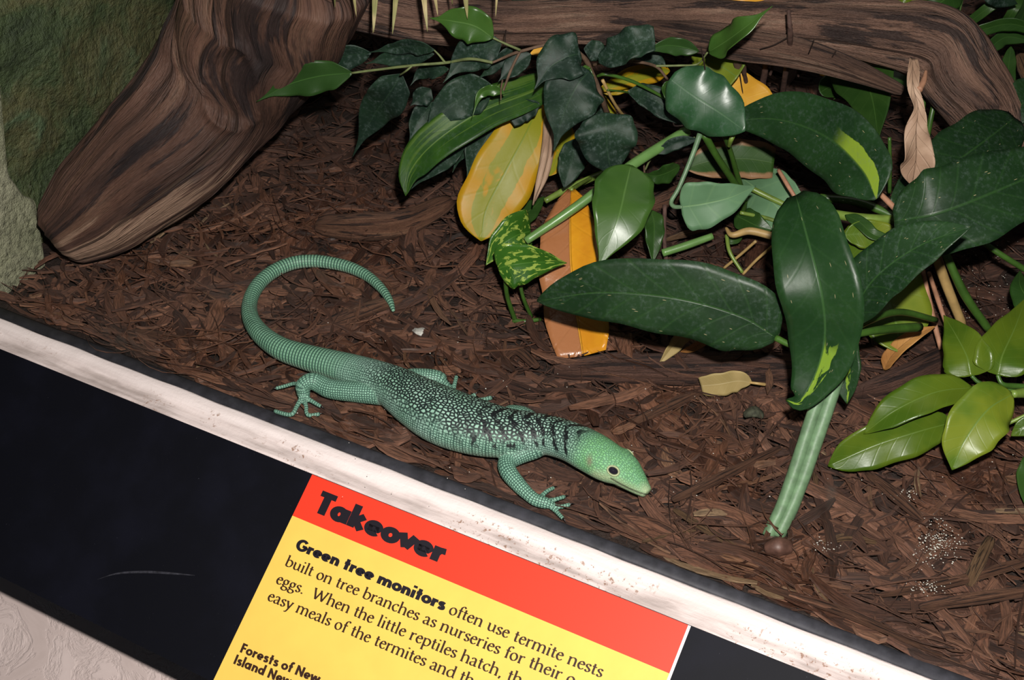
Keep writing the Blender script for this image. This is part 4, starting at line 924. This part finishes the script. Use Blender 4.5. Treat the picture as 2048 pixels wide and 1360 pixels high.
FL = [  # material, midrib, width px, tilt, extra
 ('figclean', [(705, 146, .22), (640, 152, .215), (575, 170, .205), (512, 204, .19)], 66, 12, {}),
 ('fig', [(742, 106, .215), (690, 112, .21), (640, 122, .2), (615, 130, .195)], 52, 25, {}),
 ('fig', [(868, 100, .25), (830, 92, .248), (785, 96, .24), (735, 106, .235)], 30, 40, {}),
 ('fig', [(868, 108, .24), (820, 112, .232), (770, 118, .226), (730, 128, .22)], 34, 20, {}),
 ('fig', [(803, 148, .21), (780, 185, .19), (745, 235, .15), (704, 316, .10)], 80, 8, {}),
 ('fig', [(897, 138, .225), (868, 141, .22), (840, 148, .21), (820, 172, .2)], 30, 10, {'wave': .2}),
 ('fig', [(1003, 84, .262), (965, 98, .255), (925, 122, .242), (886, 166, .225)], 74, 5, {}),
 ('fig', [(1025, 92, .25), (1005, 115, .24), (980, 140, .23), (952, 160, .22)], 26, 25, {}),
 ('fig', [(1062, 108, .245), (1040, 122, .24), (1015, 145, .232), (996, 164, .225)], 42, -15, {}),
 ('fig', [(985, 172, .215), (945, 186, .205), (890, 218, .19), (836, 290, .16)], 84, 6, {}),
 ('figbright', [(1010, 186, .222), (985, 180, .224), (960, 190, .222), (944, 236, .205)], 22, 20, {'wave': .25}),
 ('fig', [(862, 178, .19), (848, 190, .185), (835, 200, .18), (820, 212, .175)], 40, 15, {}),
 ('fig', [(870, 205, .17), (850, 225, .16), (832, 250, .15), (816, 292, .135)], 46, 15, {}),
 ('fig', [(1162, 108, .25), (1140, 112, .252), (1100, 135, .245), (1068, 180, .23)], 96, -12, {}),
 ('fig', [(1180, 142, .235), (1155, 170, .228), (1128, 225, .205), (1107, 304, .17)], 122, 6, {'fold': .15}),
 ('fig', [(1211, 225, .20), (1213, 260, .19), (1216, 310, .165), (1230, 374, .13)], 124, -4, {'fold': .12}),
 ('figbright', [(1262, 330, .17), (1250, 380, .16), (1235, 440, .145), (1196, 538, .11)], 124, 4, {'fold': .08, 'prof': 'figov', 'wave': .05}),
 ('figpale', [(1340, 157, .215), (1385, 190, .205), (1435, 222, .195), (1490, 262, .185)], 122, -8, {'prof': 'round', 'cup': .25, 'fold': .05}),
 ('fig', [(1255, 183, .175), (1300, 195, .165), (1345, 228, .15), (1400, 268, .135)], 52, 15, {'wave': .18}),
 ('fig', [(1196, 122, .25), (1230, 106, .262), (1268, 86, .275), (1310, 78, .28)], 62, 20, {'wave': .2, 'prof': 'torn'}),
 ('figclean', [(1398, 103, .24), (1360, 93, .245), (1325, 92, .248), (1278, 108, .245)], 36, 15, {'wave': .12}),
 ('fig', [(1262, 114, .225), (1290, 116, .22), (1320, 124, .215), (1335, 136, .21)], 30, 20, {}),
 ('fig', [(1168, 98, .235), (1185, 100, .232), (1205, 108, .228), (1222, 118, .222)], 42, 0, {}),
 ('fig', [(1205, 205, .165), (1198, 220, .16), (1190, 235, .15), (1182, 250, .14)], 34, 0, {}),
 ('figbright', [(986, 76, .275), (950, 52, .285), (905, 42, .29), (858, 36, .29)], 72, 18, {'fold': .1}),
 ('figbright', [(1417, 104, .245), (1450, 84, .26), (1490, 55, .28), (1545, 12, .30)], 52, 35, {'wave': .35, 'wf': 1.6}),
 ('fig', [(985, 250, .15), (970, 280, .14), (950, 315, .125), (931, 372, .105)], 70, 12, {}),
 ('fig', [(930, 290, .14), (900, 305, .13), (862, 338, .12), (818, 382, .10)], 50, -10, {}),
 ('fig', [(985, 270, .125), (955, 280, .122), (925, 300, .118), (905, 345, .11)], 60, 0, {}),
 ('fig', [(1150, 278, .125), (1146, 310, .115), (1138, 340, .105), (1128, 376, .09)], 56, 8, {'prof': 'lance'}),
 ('fig', [(1078, 206, .185), (1060, 215, .18), (1040, 225, .175), (1020, 240, .17)], 42, 10, {'prof': 'torn'}),
 ('mid', [(1360, 332, .10), (1335, 345, .10), (1310, 352, .10), (1288, 346, .10)], 36, 30, {}),
 ('fig', [(1395, 278, .14), (1355, 285, .135), (1325, 300, .13), (1300, 312, .125)], 26, 15, {}),
 ('mid', [(1345, 162, .205), (1335, 175, .20), (1338, 195, .195), (1352, 215, .185)], 24, 20, {}),
 ('figbright', [(1170, 130, .225), (1172, 140, .222), (1180, 148, .22), (1190, 152, .218)], 20, 0, {}),
 ('mid', [(1302, 420, .09), (1308, 445, .085), (1308, 480, .075), (1306, 525, .06)], 40, 10, {'prof': 'lance'}),
]
for m_, pts, w_, tl, ex in FL:
    ex = dict(ex); leaf(fg, m_, pts, w_, ex.pop('prof', 'fig'), tl, ex.pop('fold', .22), ex.pop('wave', .14), **ex)

# --- broad leaved plant on the twin grey green stalks
bp = empty('broad_leaf_plant', P(1545, 1068, .0), 'dark broad leaved plant on twin grey green stalks rising from the mulch', 'plant')
for dx, rr in ((-11, 13.5), (13, 14.5)):
    stem('stalk', [(1545 + dx * .8, 1072, .004), (1582 + dx * .85, 990, .03), (1640 + dx, 820, .085), (1690 + dx * .9, 672 - dx * .2, .135)], [rr, rr, rr, rr * .95], M['cane'], bp, n=40, seg=14, rough=.05)
leaf(bp, 'dark', [(1553, 676, .125), (1480, 632, .14), (1350, 596, .15), (1200, 585, .145), (1074, 602, .125)], 156, 'broad', 18, .10, .04, .12)
leaf(bp, 'tipvar', [(1592, 390, .225), (1616, 480, .215), (1642, 580, .19), (1650, 670, .155), (1632, 745, .125), (1600, 800, .105), (1572, 800, .10)], 158, 'tall', -14, .16, .03)
leaf(bp, 'dark', [(1692, 655, .145), (1745, 562, .19), (1835, 494, .225), (1942, 453, .25)], 112, 'lance', 20, .14, .05)
leaf(bp, 'tipvar', [(1672, 640, .12), (1682, 690, .105), (1690, 750, .085), (1694, 808, .065)], 70, 'lance', -10, .2, .03)
leaf(bp, 'tipvar', [(1655, 650, .12), (1660, 700, .105), (1668, 760, .085), (1672, 790, .075)], 28, 'lance', 0, .2, .03)
stem('petiole', [(1694, 668, .138), (1640, 690, .13), (1590, 692, .125), (1552, 676, .125)], [6, 6, 6, 7], M['stalk'], bp)
stem('petiole', [(1694, 668, .138), (1740, 640, .12), (1800, 624, .10), (1872, 640, .07)], [7, 8, 7, 6], M['stalk'], bp)
stem('petiole', [(1696, 672, .138), (1760, 660, .12), (1838, 654, .09)], [6, 9, 10], M['stalk'], bp)
stem('petiole', [(1692, 672, .138), (1697, 658, .142), (1704, 645, .146)], [6, 6, 4], M['limestalk'], bp)

# --- plant behind it: large leaves under the limb at the right
vp = empty('variegated_plant', P(1810, 540, .0), 'tall plant with large dark leaves and one lime patch below the limb bend', 'plant')
leaf(vp, 'darkvar', [(1752, 398, .185), (1722, 338, .195), (1650, 272, .20), (1550, 238, .195), (1446, 244, .18)], 142, 'lance', 16, .12, .04, .10)
leaf(vp, 'mid', [(1700, 70, .13), (1722, 130, .13), (1745, 200, .12), (1757, 280, .105)], 140, 'heart', -10, .15, .04, label='mid green leaf hanging below the limb')
leaf(vp, 'dark', [(1788, 442, .175), (1880, 425, .19), (2010, 375, .20), (2180, 300, .20)], 178, 'round', 14, .14, .03, .05)
leaf(vp, 'dark', [(2030, 235, .14), (1965, 285, .14), (1880, 345, .13), (1780, 405, .12)], 130, 'round', -12, .10, .03)
leaf(vp, 'mid', [(1640, 185, .07), (1665, 172, .07), (1690, 180, .068), (1705, 205, .06)], 54, 'round', 0)
leaf(vp, 'mid', [(1800, 105, .10), (1805, 135, .10), (1830, 150, .095), (1868, 150, .09)], 70, 'round', 10)
leaf(vp, 'limeyel', [(1712, 440, .085), (1745, 520, .075), (1785, 620, .055), (1802, 706, .035)], 150, 'obl', 8, .1, .04, label='yellowing leaf low behind the stalks')
leaf(vp, 'limeyel', [(1690, 470, .10), (1720, 468, .10), (1760, 472, .098), (1800, 490, .09)], 60, 'obl', 0, label='yellowing leaf low behind the stalks')
leaf(vp, 'mid', [(1690, 430, .11), (1720, 445, .11), (1750, 470, .105), (1800, 480, .10)], 26, 'lance', 20)
for pts, r, m in (([(1650, 425, .10), (1720, 436, .105), (1810, 440, .10)], [9, 10, 9], 'limestalk'), ([(1640, 395, .10), (1720, 405, .10), (1800, 438, .095)], [8, 9, 8], 'stalk'),
                  ([(1868, 500, .10), (1895, 575, .06), (1925, 650, .02)], [10, 10, 9], 'tanstalk'), ([(1890, 505, .10), (1930, 590, .06), (1978, 660, .02)], [8, 9, 8], 'stalk'),
                  ([(1845, 540, .08), (1862, 620, .05), (1882, 698, .02)], [5, 6, 5], 'pinkstalk'), ([(1858, 545, .08), (1876, 600, .05), (1893, 650, .03)], [4, 5, 4], 'pinkstalk'),
                  ([(1960, 480, .10), (2000, 508, .09), (2060, 545, .07)], [6, 6, 6], 'stalk'), ([(1752, 380, .15), (1775, 402, .14), (1800, 428, .13)], [5, 6, 6], 'pinkstalk'),
                  ([(1878, 165, .12), (1862, 235, .09), (1848, 310, .05)], [5, 5.5, 6], 'stalk'), ([(1852, 150, .12), (1848, 210, .09), (1838, 280, .05)], [3, 3.5, 4], 'stalk'),
                  ([(1779, 275, .09), (1780, 330, .06), (1779, 385, .03)], [3.5, 4, 4], 'stalk'), ([(2000, 290, .13), (1940, 325, .12), (1895, 350, .115)], [3, 9, 7], 'limestalk'),
                  ([(1600, 470, .02), (1545, 440, .03), (1480, 425, .04)], [4, 4, 4], 'limestalk')):
    stem('stalk', pts, r, M[m], vp)

# --- low bright plant at the right edge
lp = empty('bright_leaf_plant', P(2070, 800, .0), 'low bright green plant at the right edge of the mulch bed', 'plant')
leaf(lp, 'lime', [(1905, 845, .05), (1840, 862, .05), (1750, 890, .04), (1656, 932, .022)], 92, 'obl', 14, .16, .05)
leaf(lp, 'lime', [(1945, 775, .075), (1870, 785, .08), (1790, 822, .07), (1727, 868, .05)], 74, 'lance', -22, .2, .05)
leaf(lp, 'limeyel', [(2025, 788, .085), (1975, 820, .085), (1930, 880, .07), (1904, 940, .05)], 112, 'lance', 10, .15, .04)
leaf(lp, 'lime', [(1943, 752, .08), (1935, 715, .09), (1912, 670, .095), (1887, 630, .095)], 98, 'heart', 15, .14, .03)
leaf(lp, 'lime', [(1995, 750, .085), (2005, 710, .095), (2030, 655, .10), (2052, 595, .10)], 108, 'heart', -12, .16, .03)
leaf(lp, 'mid', [(2075, 610, .09), (2055, 595, .09), (2040, 570, .09), (2040, 540, .085)], 60, 'heart', 0)
leaf(lp, 'lime', [(2090, 850, .05), (2070, 848, .05), (2048, 855, .048), (2022, 872, .04)], 44, 'lance', 0)
leaf(lp, 'mid', [(2085, 900, .03), (2068, 930, .03), (2055, 960, .025), (2050, 1010, .02)], 50, 'lance', 0)
for pts, r, m in (([(2090, 795, .06), (2030, 782, .07), (1965, 768, .075), (1943, 752, .08)], [6, 5, 4.5, 4], 'stalk'), ([(2090, 775, .07), (2030, 772, .075), (2005, 768, .08), (1995, 750, .085)], [6, 6, 5, 4], 'stalk'),
                  ([(2090, 790, .06), (2060, 785, .075), (2025, 788, .085)], [10, 12, 8], 'limestalk'), ([(1982, 862, .03), (2020, 845, .035), (2070, 822, .045)], [4, 4, 4], 'limestalk'),
                  ([(2060, 790, .06), (2000, 775, .07), (1945, 775, .075)], [5, 5, 4], 'stalk')):
    stem('petiole', pts, r, M[m], lp)

stem('stem', [(2090, 790, .065), (2098, 820, .035), (2100, 860, .0)], [9, 9, 10], M['limestalk'], lp)
stem('stem', [(2085, 848, .05), (2096, 860, .02), (2100, 872, .0)], [5, 5, 5], M['limestalk'], lp)
# --- marbled pothos and the pale cane leaning over it
po = empty('pothos', P(1045, 640, .0), 'small marbled pothos with two heart leaves on thin stems', 'plant')
leaf(po, 'pothos', [(1062, 462, .07), (1035, 470, .075), (1000, 492, .07), (972, 530, .06)], 92, 'heart', 10, .12, .03)
leaf(po, 'pothos', [(996, 536, .085), (1030, 528, .09), (1080, 524, .088), (1134, 526, .08)], 90, 'heart', -18, .18, .04)
leaf(po, 'mid', [(1020, 442, .05), (1045, 430, .05), (1070, 412, .05), (1090, 392, .05)], 48, 'heart', 10)
stem('petiole', [(1010, 540, .08), (1014, 590, .045), (1030, 640, .008)], [4.5, 4.5, 5], M['stalk'], po)
stem('petiole', [(1033, 520, .075), (1045, 590, .04), (1063, 634, .008)], [4, 4, 4], M['stalk'], po)
stem('stalk', [(1026, 641, .008), (1050, 643, .009), (1082, 638, .008)], [5, 5, 4], M['stalk'], po)
ca = stem('pale_cane', [(1052, 482, .075), (1150, 415, .10), (1270, 326, .125), (1374, 262, .135)], [8, 9.5, 10.5, 11], M['pale_stalk'], None, n=40, seg=14, rough=.04)
tag(ca, 'pale green bare cane slanting from the pothos up to the shiny fig leaf', 'stalk')
ca = stem('pale_cane', [(1090, 402, .05), (1140, 375, .055), (1210, 345, .06)], [6, 7, 7], M['limestalk']); tag(ca, 'short yellow green cane crossing behind the orange leaf tip', 'stalk')
ca = stem('pale_cane', [(1325, 506, .03), (1375, 490, .035), (1425, 472, .04)], [8, 8, 7], M['pale_stalk']); tag(ca, 'short light green cane lying under the pale folded leaf', 'stalk')

# --- climber with the pale leaf seen from below
cp = empty('pale_leaf_climber', P(1480, 420, .02), 'slender climber with one pale leaf showing its underside', 'plant')
leaf(cp, 'under', [(1362, 414, .11), (1405, 408, .115), (1460, 395, .12), (1512, 372, .12)], 98, 'heart', -15, .22, .05, label='pale grey green leaf seen from below')
stem('petiole', [(1400, 268, .16), (1385, 310, .145), (1358, 375, .12), (1343, 402, .11), (1348, 413, .108), (1365, 414, .11)], [6, 5, 4.5, 4.5, 4.5, 4], M['cane'], cp)
stem('stalk', [(1408, 268, .16), (1435, 315, .13), (1468, 365, .09), (1490, 400, .06)], [8, 7, 7, 6], M['stalk'], cp)
stem('stalk', [(1445, 262, .16), (1460, 300, .13), (1476, 355, .09), (1492, 400, .06)], [5, 5, 5.5, 5], M['stalk'], cp)
stem('stalk', [(1468, 268, .165), (1462, 280, .16), (1458, 292, .15)], [5, 5, 4], M['limestalk'], cp)
stem('stalk', [(1505, 378, .05), (1535, 393, .045), (1575, 412, .04)], [6, 6, 6], M['limestalk'], cp)
leaf(cp, 'halfdead', [(1372, 336, .065), (1425, 322, .07), (1490, 318, .07), (1548, 326, .065)], 78, 'torn', 12, .1, .05, label='leaf with a withered brown edge')
leaf(cp, 'under', [(1475, 350, .04), (1510, 375, .042), (1545, 405, .04), (1578, 440, .03)], 92, 'torn', 10, .1, .05, label='torn pale leaf lying low')
leaf(cp, 'under', [(1530, 350, .045), (1550, 360, .045), (1580, 385, .04), (1610, 400, .035)], 48, 'lance', 0, label='torn pale leaf lying low')
leaf(cp, 'mid', [(1470, 430, .03), (1490, 440, .03), (1515, 452, .03), (1545, 460, .028)], 50, 'lance', 10)
leaf(cp, 'mid', [(1450, 478, .03), (1462, 482, .03), (1475, 480, .03), (1485, 474, .03)], 14, 'lance', 0)
stem('stalk', [(1453, 470, .04), (1460, 505, .03), (1485, 545, .015)], [4, 4, 3.5], M['limestalk'], cp)
stem('stalk', [(1490, 400, .06), (1485, 430, .03), (1478, 455, .01)], [6, 6, 6], M['stalk'], cp)
o = stem('dry_stalk', [(1452, 456, .05), (1465, 470, .05), (1500, 462, .052), (1552, 474, .05)], [3, 6, 8, 8], M['tanstalk']); tag(o, 'curved tan dry stalk below the pale folded leaf', 'stalk')
o = stem('dry_stalk', [(1448, 536, .012), (1480, 510, .03), (1512, 482, .05)], 3, M['tanstalk']); tag(o, 'thin straw stalk rising left of the tall lime streaked leaf', 'stalk', 'thin straws beside the lime streaked leaf')
o = stem('dry_stalk', [(1486, 548, .012), (1515, 518, .03), (1548, 490, .05)], 3, M['tanstalk']); tag(o, 'thin straw stalk rising nearest the tall lime streaked leaf', 'stalk', 'thin straws beside the lime streaked leaf')
o = stem('dry_stalk', [(1330, 410, .05), (1328, 470, .03), (1334, 540, .01)], [5, 4, 5], M['root'], rough=.3); tag(o, 'dark brown upright twig behind the big horizontal leaf', 'twig')
o = stem('dry_stalk', [(1557, 340, .085), (1575, 370, .08), (1592, 398, .07)], [4, 4.5, 4], M['pinkstalk']); tag(o, 'broken tan stalk end above the tall lime streaked leaf', 'stalk')

# --- long striped leaf, yellow leaf and the dying orange leaves
ll = empty('striped_leaf_plant', P(1150, 230, .0), 'long arching green leaf with pale stripes under the dusty fig leaves', 'plant')
leaf(ll, 'longvar', [(1140, 150, .185), (1060, 185, .19), (960, 225, .185), (870, 285, .165), (822, 340, .14), (811, 392, .12)], 84, 'lance', -20, .18, .04)
stem('petiole', [(1140, 150, .185), (1180, 200, .12), (1200, 280, .02)], [6, 7, 7], M['limestalk'], ll)
yl = empty('yellow_leaf', P(1080, 215, .12), 'large yellow leaf with green centre hanging below the striped leaf', 'leaf')
leaf(yl, 'yellow', [(1078, 205, .16), (1055, 260, .145), (1010, 345, .115), (972, 420, .085), (962, 482, .06)], 132, 'obl', 6, .08, .04, .05, name='blade')
stem('petiole', [(1078, 207, .16), (1100, 170, .14), (1130, 150, .10)], [4, 5, 5], M['limestalk'], yl)
o = leaf(None, 'yellow', [(1142, 255, .10), (1128, 285, .095), (1112, 320, .085), (1098, 352, .075)], 44, 'obl', 0, .3, .06, name='yellow_leaf'); tag(o, 'narrow folded yellow leaf right of the tan dry roll', 'leaf')
rl = empty('dry_leaf', P(1067, 408, .065), 'tan dry leaf rolled lengthwise beside the large yellow leaf', 'leaf')
stem('rolled_half', [(1094, 235, .15), (1090, 300, .135), (1078, 360, .115), (1066, 410, .09)], [7, 8, 6, 1.5], M['dry'], rl, n=30, rough=.12)
stem('rolled_half', [(1104, 235, .148), (1102, 295, .133), (1092, 350, .113), (1070, 402, .09)], [6, 7, 6, 1.5], M['dry'], rl, n=30, rough=.12)
ol = empty('orange_leaf', P(1165, 708, .008), 'big orange brown dying leaf standing in the mulch behind the pothos', 'leaf')
leaf(ol, 'orange', [(1142, 378, .085), (1140, 450, .075), (1142, 530, .055), (1152, 620, .03), (1166, 712, .008)], 128, 'torn', -6, .2, .10, .0, name='blade', wf=2.0)
stem('petiole', [(1142, 380, .085), (1165, 365, .07), (1195, 350, .05)], [5, 4, 4], M['limestalk'], ol)
o = leaf(None, 'orange2', [(1400, 140, .13), (1450, 170, .125), (1500, 200, .11), (1560, 240, .09)], 84, 'obl', 0, .15, .05, name='orange_leaf'); tag(o, 'orange leaf showing behind the shiny blue green fig leaf', 'leaf')
o = leaf(None, 'limeyel', [(1385, 108, .165), (1410, 118, .165), (1445, 134, .16), (1475, 155, .155)], 74, 'torn', 0, .2, .12, name='yellow_leaf'); tag(o, 'yellow green crumpled leaf under the limb beside the hanging roots', 'leaf')
o = leaf(None, 'yellow', [(1340, 142, .15), (1300, 145, .152), (1250, 158, .15), (1190, 185, .14)], 44, 'lance', 25, .2, .06, name='yellow_leaf'); tag(o, 'yellow and green leaf lying level behind the fig twigs', 'leaf')
o = leaf(None, 'yellow', [(1270, 165, .135), (1245, 172, .135), (1220, 178, .132), (1195, 182, .13)], 30, 'lance', 0, .2, .06, name='yellow_leaf'); tag(o, 'small yellow leaf beneath the level yellow and green one', 'leaf')
o = leaf(None, 'yellow', [(1180, 180, .13), (1205, 205, .12), (1225, 235, .11), (1245, 262, .10)], 26, 'lance', 0, .2, .06, name='yellow_leaf'); tag(o, 'thin yellow leaf sloping behind the brown fig twig', 'leaf')
o = leaf(None, 'orange2', [(1060, 108, .19), (1090, 98, .192), (1120, 94, .192), (1150, 96, .19)], 22, 'lance', 0, .1, .04, name='orange_leaf'); tag(o, 'sliver of orange leaf just below the limb', 'leaf')
o = leaf(None, 'orange2', [(1440, -14, .22), (1480, -4, .22), (1520, -8, .22), (1570, -20, .22)], 36, 'lance', 0, .1, .04, name='orange_leaf'); tag(o, 'orange yellow leaf above the limb at the top edge', 'leaf')
o = leaf(None, 'orange2', [(1640, 150, .08), (1655, 140, .08), (1675, 138, .08), (1690, 128, .08)], 30, 'lance', 0, .1, .04, name='orange_leaf'); tag(o, 'dull orange leaf in the dark hollow under the forked branch', 'leaf')
# dry leaves
PROF['dryhang'] = [(0, .22), (.12, .34), (.28, .36), (.42, .30), (.55, .55), (.68, .85), (.82, 1), (.92, .8), (.97, .35), (1, .03)]
dl = empty('dry_leaf', P(1826, 118, .21), 'crumpled tan dead leaf hanging in front of the limb bend', 'leaf')
leaf(dl, 'dry', [(1826, 118, .255), (1826, 170, .245), (1836, 215, .23), (1832, 262, .215), (1832, 315, .19), (1824, 370, .165)], 66, 'dryhang', 15, .45, .5, name='blade', wf=2.6, nu=60, nv=16)
stem('petiole', [(1838, 180, .242), (1848, 160, .245), (1852, 142, .248)], [7, 6, 3], M['pinkstalk'], dl)
o = leaf(None, 'dryrust', [(1768, 740, .012), (1785, 710, .03), (1825, 675, .05), (1872, 652, .055)], 30, 'lance', 20, .5, .08, name='dry_leaf'); tag(o, 'rust brown curled dry leaf right of the stalk joint', 'leaf')
dy = empty('dry_leaf', P(1460, 770, .012), 'pale straw coloured dry leaf lying on the dark bark slab', 'leaf')
leaf(dy, 'dryyel', [(1503, 765, .020), (1475, 762, .024), (1440, 768, .024), (1402, 772, .018)], 46, 'torn', 25, .12, .05, name='blade')
stem('petiole', [(1500, 765, .020), (1515, 767, .021), (1530, 769, .018)], [2.5, 3, 3.5], M['tanstalk'], dy)
o = leaf(None, 'dryyel', [(1385, 655, .05), (1365, 670, .04), (1345, 695, .025), (1318, 728, .012)], 28, 'lance', 30, .4, .08, name='dry_leaf'); tag(o, 'small mottled dry leaf poking out below the big horizontal leaf', 'leaf')
o = leaf(None, 'dryrust', [(1425, 675, .04), (1400, 688, .03), (1380, 698, .022), (1360, 704, .014)], 16, 'lance', 20, .3, .05, name='dry_leaf'); tag(o, 'thin rust coloured dry leaf tip under the big horizontal leaf', 'leaf')
# --- dry palm leaflets hanging in from above
pf = empty('palm_frond', P(850, -60, .33), 'dry palm frond with narrow pointed leaflet tips hanging in at the top', 'plant')
for a, b, w_ in (((702, -50), (713, 34), 9), ((751, -60), (746, 66), 13), ((796, -60), (785, 68), 14), ((842, -50), (855, 63), 14), ((863, -50), (876, 34), 10), ((926, -50), (935, 38), 15), ((996, -50), (991, 36), 7), ((668, -40), (670, 18), 7), ((757, -55), (748, 64), 7), ((900, -50), (905, 12), 8)):
    leaf(pf, 'palm', [(a[0], a[1], .33), ((a[0] + b[0]) / 2, (a[1] + b[1]) / 2, .315), (b[0], b[1], .295)], w_, 'point', 15, .5, .0, name='leaflet', nu=12, nv=4)
stem('rib', [(660, -48, .33), (830, -62, .335), (1010, -50, .33)], 5, M['limestalk'], pf)
# --- strap leaved plants behind the limb at the top right
bg = empty('strap_leaf_plant', P(2060, 40, .02), 'strap leaved plant behind the limb in the top right corner', 'plant')
for m_, pts, w_, pr, tl in (('mid', [(2070, 60, .16), (2020, 48, .165), (1970, 58, .16), (1922, 76, .15)], 26, 'strap', 30), ('mid', [(2030, -20, .16), (1985, 10, .15), (1945, 40, .13), (1918, 68, .11)], 22, 'strap', 0),
                      ('mid', [(2045, -20, .14), (2030, 15, .13), (2010, 45, .11), (1992, 66, .09)], 20, 'strap', 0), ('figclean', [(2060, 82, .13), (2015, 74, .135), (1985, 92, .13), (1960, 118, .12)], 30, 'lance', 20),
                      ('mid', [(2012, 190, .08), (2015, 160, .09), (2018, 125, .10), (2022, 92, .11)], 30, 'strap', 0), ('mid', [(2000, 205, .08), (2015, 195, .085), (2030, 180, .09), (2048, 158, .095)], 16, 'lance', 0),
                      ('dark', [(2100, 180, .13), (2065, 195, .13), (2035, 215, .125), (2005, 250, .11)], 90, 'round', 0), ('yellow', [(1930, 60, .06), (1945, 68, .06), (1962, 76, .06), (1975, 86, .055)], 40, 'round', 0),
                      ('mid', [(2060, -10, .10), (2050, 20, .10), (2040, 50, .10), (2035, 80, .09)], 40, 'lance', 0)):
    leaf(bg, m_, pts, w_, pr, tl, .15, .04)
stem('stalk', [(1913, 32, .14), (1918, 12, .15), (1924, -15, .16)], [5, 5.5, 6], M['pale_stalk'], bg)
o = chunk('dry_husk', [(2040, 110, .08), (2052, 135, .075), (2060, 170, .06)], [10, 18, 14], .8, M['barktan'], 'tan dry husk at the right edge beside the strap leaves', 'husk')
b2 = empty('leafy_plant', P(1880, -40, .05), 'broad green leaves standing behind the limb at the top edge', 'plant')
for m_, pts, w_ in (('mid', [(1925, -25, .2), (1900, -8, .2), (1875, 10, .195), (1850, 35, .18)], 58), ('mid', [(1820, -10, .2), (1845, -2, .2), (1870, 5, .195), (1890, 15, .19)], 26), ('lime', [(1790, -15, .22), (1810, -4, .22), (1835, 2, .215), (1860, 6, .21)], 22),
                    ('fig', [(1010, -18, .2), (1050, -10, .2), (1090, -4, .2), (1130, -2, .19)], 44), ('fig', [(1160, -18, .2), (1220, -8, .2), (1270, -2, .2), (1330, 0, .19)], 40), ('figclean', [(1290, -22, .2), (1330, -14, .2), (1380, -8, .2), (1430, -6, .19)], 30), ('fig', [(1960, -22, .18), (1985, -12, .18), (2005, -2, .17), (2035, 8, .16)], 40)):
    leaf(b2, m_, pts, w_, 'lance', 0, .15, .04)

# ------------------------------------------------------------------ put each Empty at its thing's base, parts kept where they are
for o, loc in ROOTS:
    o.location = loc
    inv = Matrix.Translation(-loc)
    for ch in o.children: ch.matrix_parent_inverse = inv
